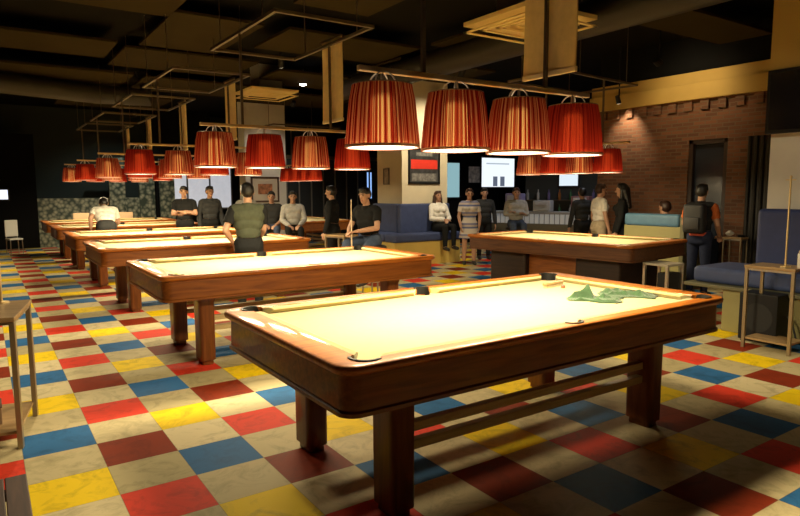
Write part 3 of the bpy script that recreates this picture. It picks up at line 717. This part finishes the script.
fin('tube_lamp', bm, emis('blue_neon', (.30, .52, 1.), 1.0), t, True)

# ------------------------------------------------------------------ bar
t = thing('bar_counter', (10.4, 5.6, 0), 'bar counter with a pale ribbed lit front behind the sideways table', 'bar counter', None, math.radians(-68))
bm = B(); box(bm, (0, 0, 1.06), (3.0, .6, .05), .008); fin('worktop', bm, mat('grey_worktop', (.32, .31, .29), .4), t)
bm = B(); box(bm, (0, .04, .40), (2.9, .48, .80)); fin('base', bm, mat('bar_base', (.16, .15, .11), .5), t)
bm = B()
for k in range(24): box(bm, (-1.4+k*.1215, -.21, .92), (.10, .03, .22), .006)
fin('ribbed_front', bm, mat('frosted_ribs', (.60, .62, .62), .35, emit=(.8, .85, .9), estr=.10), t)
bm = B(); box(bm, (0, .03, .92), (2.9, .42, .23)); fin('carcass', bm, mat('bar_carcass', (.10, .10, .10), .6), t)
t = thing('back_bar', (12.6, 6.4, 0), 'dark shelf unit with bottles behind the bar counter', 'shelf unit', None, math.radians(-68))
for z in (.9, 1.3):
    bm = B(); box(bm, (0, 0, z), (3.6, .34, .03)); fin('shelf', bm, DARKM, t)
bm = B(); box(bm, (0, .19, 1.25), (3.6, .04, 2.5)); fin('back_panel', bm, mat('bar_back', (.055, .062, .058), .5), t)
bm = B(); box(bm, (0, 0, .44), (3.6, .34, .88)); fin('base', bm, DARKW, t)
ca, sa = math.cos(math.radians(-68)), math.sin(math.radians(-68))
bcols = [('clear', (.45, .45, .42)), ('amber', (.35, .13, .03)), ('green', (.06, .18, .07)), ('purple', (.22, .17, .36)), ('white', (.65, .62, .58)), ('red', (.35, .06, .05))]
bottles = {}
for nm, c in bcols:
    bottles[nm] = None
rows = {.915: 'lower', 1.315: 'upper'}
for z in rows:
    for k in range(12):
        nm, c = random.choice(bcols); u = -1.65+k*.3
        if bottles[nm] is None:
            bm = B(); lathe(bm, [(.034, 0), (.038, .01), (.038, .17), (.014, .22), (.013, .28)], 16); me = fin('bottle', bm, mat('bottle_'+nm, c, .2), None, True).data
            o = bpy.data.objects[-1] if False else [q for q in COL.objects if q.data is me][0]; bottles[nm] = o
        else:
            o = bottles[nm].copy(); COL.objects.link(o)
        o.location = (12.6+ca*u+sa*.02, 6.4+sa*u-ca*.02, z); o.rotation_euler = (0, 0, 0)
        tag(o, '%s bottle on the %s shelf behind the bar' % (nm, rows[z]), 'bottle', '%s bottles on the %s bar shelf' % (nm, rows[z]))
for k, (u, c, lab, h) in enumerate([(-.95, (.28, .24, .42), 'lilac coffee machine standing on the bar counter', .42), (-.25, (.45, .44, .42), 'steel till on the bar counter right of the lilac machine', .26), (.65, (.22, .10, .10), 'dark red machine on the right part of the bar counter', .36)]):
    t = thing(['coffee_machine', 'till', 'drinks_machine'][k], (10.4+ca*u, 5.6+sa*u, 1.085), lab, ['coffee machine', 'till', 'drinks machine'][k], None, math.radians(-68))
    bm = B(); box(bm, (0, .04, h/2), (.42, .26, h), .03); fin('body', bm, mat('machine_%d' % k, c, .35), t, True)
    bm = B(); box(bm, (0, -.10, h*.75), (.30, .02, h*.3), .004); fin('front_panel', bm, mat('machine_front', (.5, .5, .52), .3), t)
    bm = B(); box(bm, (0, -.10, .02), (.34, .16, .03), .004); fin('tray', bm, CHROME, t)

# ------------------------------------------------------------------ ceiling fixtures
def diffuser_unit(loc, w, label, duct_h):
    t = thing('air_diffuser', loc, label, 'air vent', 'square ceiling air vents')
    m = mat('cream_vent', (.85, .66, .26), .6)
    bm = B()
    for k, q in enumerate((1., .74, .5, .28)):
        h = w/2*q; z = -.03*(3-k)*.6+.04; th = .05
        for s in (-1, 1): box(bm, (s*(h-th/2), 0, z), (th, 2*h, .012)); box(bm, (0, s*(h-th/2), z), (2*h, th, .012))
    fin('louvre', bm, m, t)
    bm = B(); box(bm, (0, 0, .08), (w, w, .05), .004); fin('plenum', bm, m, t)
    bm = B(); box(bm, (.0, 0, .10+duct_h/2), (w*.5, w*.5, duct_h)); fin('duct_riser', bm, mat('grey_duct', (.22, .22, .22), .5), t)
diffuser_unit((5.0, 1.18, 3.5), 1.1, 'large cream square air vent above and behind the nearest lamps', .56)
diffuser_unit((4.55, 8.2, 3.55), 1.0, 'smaller cream square air vent further back under the ceiling', .51)
def spot_fix(loc, aim, e, label, col=(1, .8, .55), size=70, bulb=6., r=.05):
    t = thing('spotlight', loc, label, 'spotlight', 'ceiling spotlights')
    d = (V(aim)-V(loc)).normalized(); q = d.to_track_quat('Z', 'Y').to_matrix()
    bm = B(); tube(bm, d*-.14, d*.0, r*1.1, r*1.25, 20); fin('can', bm, BLACKP, t, True)
    bm = B(); tube(bm, d*.002, d*.006, r, r, 20); fin('lens', bm, emis('spot_lens_%d' % int(bulb), col, bulb), t)
    bm = B(); tube(bm, (0, 0, .0), (0, 0, ZC-loc[2]+.01), .012); fin('stem', bm, BLACKP, t)
    if e:
        ld = bpy.data.lights.new('spot_beam', 'SPOT'); ld.energy = e; ld.spot_size = math.radians(size); ld.spot_blend = .8; ld.color = col; ld.shadow_soft_size = .05
        o = bpy.data.objects.new('spot_beam', ld); COL.objects.link(o); o.location = V(loc)+d*.03; o.rotation_euler = (-d).to_track_quat('Z', 'Y').to_euler()
spot_fix((5.3, 8.0, 3.86), (4.9, 6.4, 1.6), 60, 'small bright white ceiling spotlight beyond the second table', (1, .95, .88), 90, 40., .075)
spot_fix((5.5, 17.0, 3.75), (5.0, 14, 1.), 0, 'tiny cool ceiling spotlight far back on the left', (.7, .8, 1), 60, 8, .06)
spot_fix((9.25, 3.05, 3.16), (9.6, 3.1, 2.55), 50, 'small black spotlight washing the left end of the brick wall', (1, .80, .52), 85, 2, .035)
spot_fix((8.4, 1.7, 3.55), (9.6, 1.8, 3.15), 42, 'added black spotlight aimed at the mustard bulkhead over the doorway', (1, .78, .45), 100, 2)  # unseen fill lamp, added to brighten the bulkhead
spot_fix((7.3, 5.2, 3.8), (7.7, 6.9, 2.1), 300, 'added black spotlight washing the cream pillar and its poster', (1, .85, .6), 80, 2)  # invented fixture that lifts the pillar and poster
spot_fix((6.4, 11.0, 3.8), (6.4, 13.0, 1.9), 80, 'added black spotlight washing the white centre wall', (1, .88, .7), 70, 2)  # extra lamp added to brighten the centre wall
spot_fix((10.2, 3.95, 3.6), (10.6, 5.8, 1.0), 90, 'added black spotlight over the bar counter', (.9, .92, 1), 100, 2)  # added fill light for the counter area
spot_fix((4.6, -2.2, 3.9), (6.8, -.9, .6), 110, 'added black spotlight above the right booth', (1, .87, .62), 90, 2)  # fill lamp put in to lift booth and column
spot_fix((4.2, 6.6, 3.85), (4.8, 8.0, 1.1), 70, 'added black spotlight over the seated group', (1, .85, .62), 85, 2)  # added so the people in the background get more light
spot_fix((3.2, 14.6, 3.7), (3.0, 16.2, 1.2), 110, 'added black spotlight washing the mosaic half wall', (.9, .95, .85), 100, 2)  # added fill lamp that brightens the mosaic
spot_fix((.2, 3.0, 4.0), (.0, 2.0, 0), 210, 'added black spotlight over the left aisle, nearer one', (1, .87, .60), 120, 2)  # added ambient downlight for the aisle floor
spot_fix((-.9, 9.0, 4.0), (-.7, 8.6, 0), 190, 'added black spotlight over the left aisle, farther one', (1, .87, .60), 120, 2)  # second added downlight, ambient fill farther back

# pale chairs behind the farthest table and one metal chair at the far left
def make_chair(name, m, label, group=None):
    t = thing(name, (0, 0, 0), label, 'chair', group)
    bm = B(); box(bm, (0, 0, .46), (.42, .42, .05), .015); fin('seat', bm, m, t)
    bm = B(); box(bm, (0, .2, .78), (.40, .04, .50), .02); fin('backrest', bm, m, t)
    for sx in (-1, 1):
        for sy in (-1, 1):
            bm = B(); tube(bm, (sx*.19, sy*.19, 0), (sx*.18, sy*.18, .44), .014); fin('leg', bm, CHROME, t)
        bm = B(); tube(bm, (sx*.17, .2, .44), (sx*.17, .21, .9), .012); fin('back_post', bm, CHROME, t)
    return t
ch = make_chair('dining_chair', mat('pale_orange_vinyl', (.62, .42, .26), .6), 'pale orange chair behind the farthest table, leftmost of three', 'pale orange chairs behind the farthest table'); ch.location = (1.55, 14.2, 0); ch.rotation_euler = (0, 0, PI)
ch.location = (1.66, 14.3, .0)
clone(ch, (2.14, 14.3, 0), PI, 'pale orange chair behind the farthest table, middle of three')
clone(ch, (2.74, 14.3, 0), PI, 'pale orange chair behind the farthest table, rightmost of three')
c2 = make_chair('metal_chair', mat('white_chair_plastic', (.62, .62, .60), .4), 'white metal-legged chair standing in the dark at the far left'); c2.location = (.12, 14.4, 0); c2.scale = (.75, .75, .85); c2.rotation_euler = (0, 0, .3)
def make_stool(label):
    t = thing('bar_stool', (0, 0, 0), label, 'bar stool', 'bar stools')
    bm = B(); lathe(bm, [(.16, .70), (.18, .72), (.18, .76), (.15, .78)], 24); fin('seat', bm, mat('black_leather', (.02, .018, .016), .4), t, True)
    bm = B(); path(bm, [(.15*math.cos(2*PI*k/20), .15*math.sin(2*PI*k/20), .28) for k in range(21)], .009, 6); fin('foot_ring', bm, CHROME, t)
    for k in range(4):
        a = PI/4+k*PI/2; bm = B(); tube(bm, (.20*math.cos(a), .20*math.sin(a), 0), (.12*math.cos(a), .12*math.sin(a), .71), .013); fin('leg', bm, CHROME, t)
    return t

# ------------------------------------------------------------------ people
def Rx(a): return Matrix.Rotation(a, 3, 'X')
class Fig: pass
def capsule(bm, a, b, ra, rb, sub=2):
    a, b = V(a), V(b)
    sphere(bm, a, ra, sub=sub); sphere(bm, b, rb, sub=sub); d = b-a
    if d.length > 1e-4:
        L = d.length; st = (ra-rb)/L; st = max(-.95, min(.95, st)); c = math.sqrt(1-st*st); u = d/L
        tube(bm, a+u*(ra*st), b+u*(rb*st), ra*c, rb*c, 12)
def remesh(bm, voxel, smooth_it=4):
    me = bpy.data.meshes.new('tmp'); bm.to_mesh(me); bm.free()
    o = bpy.data.objects.new('tmp', me); COL.objects.link(o)
    md = o.modifiers.new('r', 'REMESH'); md.mode = 'VOXEL'; md.voxel_size = voxel
    s = o.modifiers.new('s', 'SMOOTH'); s.factor = .5; s.iterations = smooth_it
    dg = bpy.context.evaluated_depsgraph_get(); out = bpy.data.meshes.new_from_object(o.evaluated_get(dg))
    bpy.data.objects.remove(o); bpy.data.meshes.remove(me)
    return out
def person(loc, face, label, hip=.92, lean=0., head_pitch=0., arms=None, legs=None, top=None, top_tags=('torso', 'sleeve'), bottom=None, bottom_tags=('pelvis', 'thigh', 'shin'),
           skin=None, hair=None, hair_kind='short', skirt=None, sleeve=None, face_detail=True, group=None, s=1., female=False, extra=None, voxel=.0105, head_yaw=0.):
    skin = skin or SKIN; hair = hair or HAIR
    t = thing('person', loc, label, 'person', group, math.atan2(face[0], -face[1])); t.scale = (s, s, s)
    Hc = V((0, 0, hip)); R = Rx(lean)
    def T(x, y, z): return Hc + R @ V((x, y, z))
    bones = []
    def bone(a, b, ra, rb, tg): bones.append((V(a), V(b), ra, rb, tg))
    w = .92 if female else 1.
    legs = legs or [((-.10, .0, .49), (-.11, .02, .085)), ((.10, .0, .49), (.11, .02, .085))]
    # torso frame offsets measured upward from the hip
    bone(T(-.065, 0, .0), T(.065, 0, .0), .115, .115, 'pelvis'); bone(T(-.06, .02, -.04), T(.06, .02, -.04), .112, .112, 'pelvis')
    bone(T(-.04*w, 0, .14), T(.04*w, 0, .14), .108*w, .108*w, 'torso'); bone(T(-.07*w, -.005, .26), T(.07*w, -.005, .26), .11*w, .11*w, 'torso'); bone(T(-.095*w, 0, .36), T(.095*w, 0, .36), .105*w, .105*w, 'torso')
    bone(T(-.15*w, .01, .44), T(.15*w, .01, .44), .062, .062, 'torso'); bone(T(0, .01, .45), T(0, .005, .505), .075, .058, 'torso')
    if female:
        for q in (-1, 1): bone(T(q*.065, -.085, .34), T(q*.065, -.088, .34), .055, .055, 'torso')
    bone(T(0, .01, .48), T(0, -.008, .59), .056, .053, 'neck')
    HP = T(0, -.02, .655); RH = R @ Rx(head_pitch) @ Matrix.Rotation(head_yaw, 3, 'Z')
    def Hd(x, y, z): return HP + RH @ V((x, y, z))
    bone(Hd(0, .012, .028), Hd(0, .012, .03), .083, .083, 'head'); bone(Hd(0, -.015, .015), Hd(0, -.03, -.055), .072, .046, 'head'); bone(Hd(0, -.04, -.075), Hd(0, -.045, -.078), .036, .036, 'head')
    bone(Hd(0, -.088, .0), Hd(0, -.104, -.028), .010, .015, 'head')
    for q in (-1, 1):
        bone(Hd(q*.078, .012, .015), Hd(q*.08, .016, -.02), .016, .012, 'head')
        bone(Hd(q*.03, -.07, .03), Hd(q*.035, -.068, .03), .02, .02, 'head')
    arms = arms or [((-.25, .01, .17), (-.26, -.06, -.08)), ((.25, .01, .17), (.26, -.06, -.08))]
    hands = []
    for q, (el, wr) in zip((-1, 1), arms):
        sh = T(q*.178*w, .01, .43); e = T(*el); wv = T(*wr); m = sh.lerp(e, .62)
        bone(sh, m, .056*w, .047*w, 'sleeve'); bone(m, e, .046*w, .039*w, 'uparm'); bone(e, e.lerp(wv, .35), .040*w, .041*w, 'forearm'); bone(e.lerp(wv, .35), wv, .041*w, .027*w, 'forearm')
        d = (wv-e).normalized(); n = V((0, 0, -1)) if abs(d.z) < .8 else V((-q, 0, 0)); sd = d.cross(n).normalized(); n = sd.cross(d).normalized()
        if sd.dot(V((0, -1, 0)) if abs(d.z) > .8 else V((-q, 0, 0))) < 0: sd = -sd
        for k in range(3): bone(wv+d*.015+sd*((k-1)*.014), wv+d*.085+sd*((k-1)*.024), .017, .014, 'hand')
        for k, ln in enumerate((.062, .074, .070, .054)):
            b0 = wv+d*.088+sd*((1.5-k)*.0215); b1 = b0+(d*.9+n*.25).normalized()*ln*.5; b2 = b1+(d*.6+n*.7).normalized()*ln*.5
            bone(b0, b1, .0095, .009, 'hand'); bone(b1, b2, .009, .008, 'hand')
        th = wv+d*.03+sd*.03; t1 = th+(d*.6+sd*.7+n*.15).normalized()*.035; bone(th, t1, .013, .011, 'hand'); bone(t1, t1+(d*.85+sd*.2+n*.3).normalized()*.03, .011, .009, 'hand')
        hands.append(wv+d*.09)
    for q, (kn, an) in zip((-1, 1), legs):
        hj = Hc+V((q*.088, .005, -.03)); kn, an = V(kn), V(an)
        bone(hj, kn, .088, .058, 'thigh'); bone(kn, kn.lerp(an, .35), .057, .056, 'shin'); bone(kn.lerp(an, .35), an, .056, .038, 'shin')
        fz = an.z-.05
        bone(an+V((0, .02, -.035)), an+V((0, -.09, -.05)), .038, .034, 'foot'); bone(an+V((0, -.09, -.05)), an+V((q*.01, -.16, -.057)), .034, .027, 'foot')
    bm = B()
    for a, b, ra, rb, tg in bones: capsule(bm, a, b, ra, rb, 2)
    me = remesh(bm, voxel); me.name = 'body'
    o = bpy.data.objects.new('body', me); COL.objects.link(o); o.parent = t
    me.materials.clear(); me.materials.append(skin)
    n = len(me.vertices); co = np.empty(n*3, np.float32); me.vertices.foreach_get('co', co); co = co.reshape(-1, 3)
    best = np.full(n, 1e9); lab = np.zeros(n, int); tags = []
    for a, b, ra, rb, tg in bones:
        if tg not in tags: tags.append(tg)
        A, D = np.array(a), np.array(b-a); L2 = max(float(D@D), 1e-9); u = np.clip(((co-A)@D)/L2, 0, 1)
        dist = np.linalg.norm(co-(A+u[:, None]*D), axis=1)-(ra+(rb-ra)*u)
        k = dist < best; best[k] = dist[k]; lab[k] = tags.index(tg)
    for p in me.polygons: p.use_smooth = True
    nr = np.empty(n*3, np.float32); me.vertices.foreach_get('normal', nr); nr = nr.reshape(-1, 3)
    def cloth(name, tg, m, off, side=0):
        ids = {tags.index(x) for x in tg if x in tags}; ok = np.isin(lab, list(ids))
        if side: ok = ok & (co[:, 0]*side > 0)
        fs = [p for p in me.polygons if all(ok[v] for v in p.vertices)]
        if not fs: return
        used = sorted({v for p in fs for v in p.vertices}); ix = {v: i for i, v in enumerate(used)}
        P = co[used]+nr[used]*off
        c = bpy.data.meshes.new(name); c.from_pydata(P.tolist(), [], [[ix[v] for v in p.vertices] for p in fs]); c.update()
        for p in c.polygons: p.use_smooth = True
        c.materials.append(m); q = bpy.data.objects.new(name, c); COL.objects.link(q); q.parent = t
        sm = q.modifiers.new('soft', 'SMOOTH'); sm.iterations = 3; sm.factor = .4
        so = q.modifiers.new('thick', 'SOLIDIFY'); so.thickness = .004; so.offset = 1
    if bottom: cloth('trousers', bottom_tags, bottom, .007)
    if top: cloth('shirt', top_tags+(('pelvis',) if bottom is None and not skirt else ()), top, .011)
    for sd in (-1, 1):
        if sleeve: cloth('sleeve', ('sleeve',), sleeve, .017, sd)
        cloth('shoe', ('foot',), SHOE, .006, sd)
    if skirt:
        m, z0, r0, r1 = skirt; bm = B(); ln = 20
        rings = [[(rr*1.15*math.cos(2*PI*k/28), rr*.9*math.sin(2*PI*k/28)+.0, z) for k in range(28)] for rr, z in ((.115, hip+.17), (r0, hip-.02), ((r0+r1)/2, (hip+z0)/2), (r1, z0), (r1-.012, z0), (.10, hip+.12))]
        loft(bm, rings); fin('skirt', bm, m, t, True, 60)
    # hair
    bm = B()
    if hair_kind != 'none':
        sphere(bm, Hd(0, .022, .045), .092, (.93, 1.02, .98), 3, RH); sphere(bm, Hd(0, .04, .02), .085, (1.0, .95, 1.05), 3, RH)
        capsule(bm, Hd(-.03, -.045, .098), Hd(.03, -.045, .098), .03, .03)
        if hair_kind == 'long':
            for q in (-1, 1):
                capsule(bm, Hd(q*.07, .02, .02), Hd(q*.085, .01, -.17), .032, .03); capsule(bm, Hd(q*.085, .01, -.17), T(q*.09, -.05, .36), .03, .02)
            capsule(bm, Hd(0, .07, .02), T(0, .12, .36), .075, .045); capsule(bm, Hd(-.05, .06, .0), T(-.06, .12, .36), .05, .035); capsule(bm, Hd(.05, .06, .0), T(.06, .12, .36), .05, .035)
        if hair_kind == 'cap': capsule(bm, Hd(-.03, -.09, .075), Hd(.03, -.09, .075), .02, .02); sphere(bm, Hd(0, -.13, .065), .05, (1.2, 1, .2), 2, RH)
        hm = remesh(bm, .010, 3); hm.name = 'hair'; ho = bpy.data.objects.new('cap' if hair_kind == 'cap' else 'hair', hm); COL.objects.link(ho); ho.parent = t
        hm.materials.clear(); hm.materials.append(hair)
        for p in hm.polygons: p.use_smooth = True
    if face_detail:
        for q in (-1, 1):
            bm = B(); sphere(bm, Hd(q*.031, -.079, .018), .0125, (1.25, .8, .7), 2, RH); fin('eye', bm, EYE, t, True)
            bm = B(); capsule(bm, Hd(q*.017, -.086, .04), Hd(q*.046, -.078, .041), .005, .004); fin('eyebrow', bm, hair if hair_kind != 'cap' else HAIR, t, True)
        bm = B(); capsule(bm, Hd(-.018, -.083, -.058), Hd(.018, -.083, -.058), .006, .006); fin('mouth', bm, LIP, t, True)
    if extra: extra(t, T, Hd, hands)
    t['_h'] = 0; del t['_h']
    return t
CROSS = [((-.23, -.03, .20), (.06, -.17, .22)), ((.23, -.03, .20), (-.05, -.18, .25))]
def sit(hz, sp=.11, fw=.44, ky=None): return [((-sp, -fw, hz+.0), (-sp, -fw-.02, max(.085, hz-.42))), ((sp, -fw, hz), (sp, -fw+.04, max(.085, hz-.42)))]
def toward(a, b): return (b[0]-a[0], b[1]-a[1])
CAM = (-.507, -4.207)
LONG = ('torso', 'sleeve', 'uparm', 'forearm')
HALF = ('torso', 'sleeve')

# player in olive with his back to us, right hand on hip
person((2.32, 3.46, 0), (.30, .95), 'person in olive t-shirt standing with back turned between second and third tables', arms=[((-.20, -.08, .18), (-.16, -.26, .06)), ((.29, .07, .18), (.20, -.05, .02))],
       top=F_OLIVE, sleeve=F_BLACK, bottom=F_BLACK, face_detail=False, voxel=.0095, s=1.0)
# man with cue perched on a stool
stl = make_stool('bar stool under the man in black holding a cue'); stl.location = (4.33, 3.62, 0)
mb = person((4.30, 3.70, 0), (-.93, -.38), 'person in black polo shirt perched on a stool holding an upright cue', hip=.87, lean=.16, legs=[((-.13, -.40, .82), (-.14, -.44, .40)), ((.13, -.36, .70), (.14, -.34, .30))],
       arms=[((-.25, -.13, .20), (-.10, -.36, .18)), ((.25, -.13, .20), (.06, -.38, .20))], top=F_BLACK, bottom=F_DENIM, skin=SKIN, voxel=.0095)
t = thing('pool_cue', (3.88, 3.52, 0), 'wooden pool cue held upright by the person in black polo', 'cue')
bm = B(); tube(bm, (0, 0, .03), (-.0, 0, .62), .015, .012); fin('butt', bm, BLACKP, t, True)
bm = B(); tube(bm, (0, 0, .62), (0, 0, 1.46), .012, .0065); fin('shaft', bm, mat('maple', (.72, .55, .34), .35), t, True)
bm = B(); tube(bm, (0, 0, 1.46), (0, 0, 1.475), .0065, .006); fin('tip', bm, mat('cue_tip', (.2, .3, .5), .9), t)
bm = B(); sphere(bm, (0, 0, .016), .016); fin('bumper', bm, BLACK, t, True)
# dark standing person
person((4.85, 5.95, 0), (-.7, .7), 'person in black standing with back turned between second table and banquette', top=F_BLACK, top_tags=LONG, bottom=F_BLACK, face_detail=False, s=.99)
# woman on the banquette
person((7.88, 6.62, 0), (-.15, -1), 'person in white top with long dark hair seated on the blue banquette', hip=.80, lean=-.12, legs=[((-.09, -.42, .80), (-.10, -.44, .38)), ((.12, -.42, .80), (.10, -.46, .40))],
       arms=[((-.23, -.06, .16), (.0, -.25, .12)), ((.23, -.06, .16), (.08, -.24, .10))], top=F_WHITE, top_tags=LONG, bottom=F_BLACK, hair=HAIRB, hair_kind='long', female=True)
# girl in striped dress
person((8.10, 5.86, 0), (-.55, -.83), 'person in striped dress standing at the left end of the sideways table', hip=.88, top=F_STRIPE, skirt=(F_STRIPE, .58, .155, .20), bottom=F_STRIPE, bottom_tags=('pelvis',), hair_kind='short', hair=HAIRB, female=True,
       arms=[((-.23, .0, .18), (-.20, -.12, -.04)), ((.23, .0, .18), (.20, -.12, -.04))], s=.98)
# man with folded arms on a white chair
wc = make_stool('bar stool under the person with folded arms in grey shirt'); wc.location = (9.22, 5.66, 0)
person((9.18, 5.56, 0), (-.6, -.8), 'person in grey shirt with folded arms seated by the bar counter', hip=.86, legs=sit(.84), arms=CROSS, top=F_GREY, top_tags=LONG, bottom=F_DENIM, hair=HAIRB)
person((9.05, 6.45, 0), (-.5, -.85), 'person in dark clothes standing beside the grey-shirted one at the bar', top=F_CHAR, top_tags=LONG, bottom=F_BLACK, s=.96)
person((9.95, 4.4, 0), (.3, .9), 'person in dark clothes standing with back turned at the right end of the bar', top=F_CHAR, top_tags=LONG, bottom=F_BLACK, face_detail=False, s=.96)
# pair right of the sideways table
person((9.08, 3.27, 0), (.9, -.4), 'person in white shirt standing in profile beyond the sideways table', top=F_WHITE, bottom=F_TAN, bottom_tags=('pelvis', 'thigh', 'shin'), hair=HAIRB, s=1.0, female=True)
person((8.97, 2.70, 0), (-.5, .85), 'person in long black dress standing beside the one in white shirt', top=F_BLACK, top_tags=LONG, bottom=F_BLACK, skirt=(F_BLACK, .12, .17, .26), hair_kind='long', face_detail=False, female=True, s=1.0)
# person with backpack
def pack(t, T, Hd, hands):
    bm = B(); box(bm, T(0, .20, .27), (.31, .17, .44), .06, seg=4); p = fin('backpack', bm, mat('black_nylon', (.012, .012, .013), .6), t, True, 70)
    bm = B(); box(bm, T(0, .30, .20), (.22, .05, .18), .02); fin('pocket', bm, mat('black_nylon', (.012, .012, .013), .6), p, True)
    bm = B(); lathe(bm, [(.150, -.02), (.156, -.02), (.156, .03), (.150, .03)], 28, c=tuple(T(0, .0, .03))); fin('belt', bm, fab('coral', (.60, .10, .05)), t, True)
person((8.28, .84, 0), (.99, .12), 'person with orange sleeves and black backpack standing before the dark doorway', top=F_BLACK, sleeve=F_ORANGE, bottom=F_NAVY, face_detail=False, extra=pack,
       arms=[((-.24, -.02, .18), (-.20, -.2, .02)), ((.26, -.04, .18), (.18, -.24, .06))], s=.98)
# person on the booth bench
person((8.98, 1.86, 0), (.2, .98), 'person in pale shirt seated on the booth bench by the brick wall', hip=.62, legs=sit(.60, .1, .40), top=F_GREY, bottom=F_NAVY, hair=HAIRB, face_detail=False)
# two standing behind the fourth table
person((3.02, 9.10, 0), (-.35, -.93), 'person in black t-shirt with folded arms standing behind the fourth table', arms=CROSS, top=F_BLACK, bottom=F_BLACK, s=1.0)
person((3.56, 9.10, 0), (.1, -.99), 'person in dark shirt with hands down standing at the right end of fourth table', top=F_CHAR, top_tags=LONG, bottom=F_BLACK, s=1.0, skin=SKIND)
# bending player
person((1.48, 8.98, 0), (.1, 1), 'person in white shirt bending over the fifth table to play', hip=.90, lean=.85, head_pitch=-.5, arms=[((-.24, -.20, .30), (-.16, -.40, .42)), ((.26, .02, .22), (.26, -.16, .10))],
       legs=[((-.12, -.06, .49), (-.13, .04, .085)), ((.13, .02, .49), (.14, .14, .085))], top=F_WHITE, bottom=F_CHAR, face_detail=False, s=1.02)
# seated group
for (x, y), lab, tp, tt, f in [((4.66, 8.36), 'person in dark shirt and jeans seated on a chair behind the third table', F_CHAR, HALF, (-.45, -.9)), ((4.93, 7.86), 'person in light grey sweater seated right of the one in jeans', F_GREY, LONG, (-.35, -.94))]:
    c = clone(stl, (x+.02, y+.05, 0), 0, 'bar stool under the '+lab.split(' seated')[0]); 
    person((x, y, 0), f, lab, hip=.82, legs=sit(.80, .13), arms=[((-.24, -.08, .17), (-.10, -.32, .06)), ((.24, -.08, .17), (.10, -.32, .06))], top=tp, top_tags=tt, bottom=F_DENIM if tt == HALF else F_BLACK, s=.99)
person((4.55, 9.6, 0), (-.3, -.95), 'person in grey t-shirt standing behind the seated person in jeans', top=F_GREY, bottom=F_CHAR, s=.97, skin=SKIND)

# ------------------------------------------------------------------ world, camera, render look
w = bpy.data.worlds.new('world'); bpy.context.scene.world = w; w.use_nodes = True
w.node_tree.nodes['Background'].inputs['Color'].default_value = (.05, .04, .03, 1); w.node_tree.nodes['Background'].inputs['Strength'].default_value = .2
cam = bpy.data.cameras.new('camera'); co = bpy.data.objects.new('camera', cam); COL.objects.link(co)
cam.sensor_fit = 'HORIZONTAL'; cam.sensor_width = 36; cam.lens = 614.94/800*36; cam.clip_start = .05; cam.clip_end = 100
yaw, pit, roll = .59495, -.11032, -.00453
f0 = V((math.sin(yaw), math.cos(yaw), 0)); r0 = V((math.cos(yaw), -math.sin(yaw), 0)); u0 = V((0, 0, 1))
f = f0*math.cos(pit)+u0*math.sin(pit); u = u0*math.cos(pit)-f0*math.sin(pit)
r = r0*math.cos(roll)+u*math.sin(roll); u = u*math.cos(roll)-r0*math.sin(roll)
co.matrix_world = Matrix(((r.x, u.x, -f.x, -.5072), (r.y, u.y, -f.y, -4.2071), (r.z, u.z, -f.z, 1.6010), (0, 0, 0, 1)))
sc = bpy.context.scene; sc.camera = co
sc.view_settings.view_transform = 'Standard'; sc.view_settings.look = 'None'; sc.view_settings.gamma = 1; sc.view_settings.use_curve_mapping = False
sc.view_settings.exposure = .18
sc.cycles.use_denoising = True; sc.cycles.max_bounces = 6; sc.cycles.sample_clamp_indirect = 4.
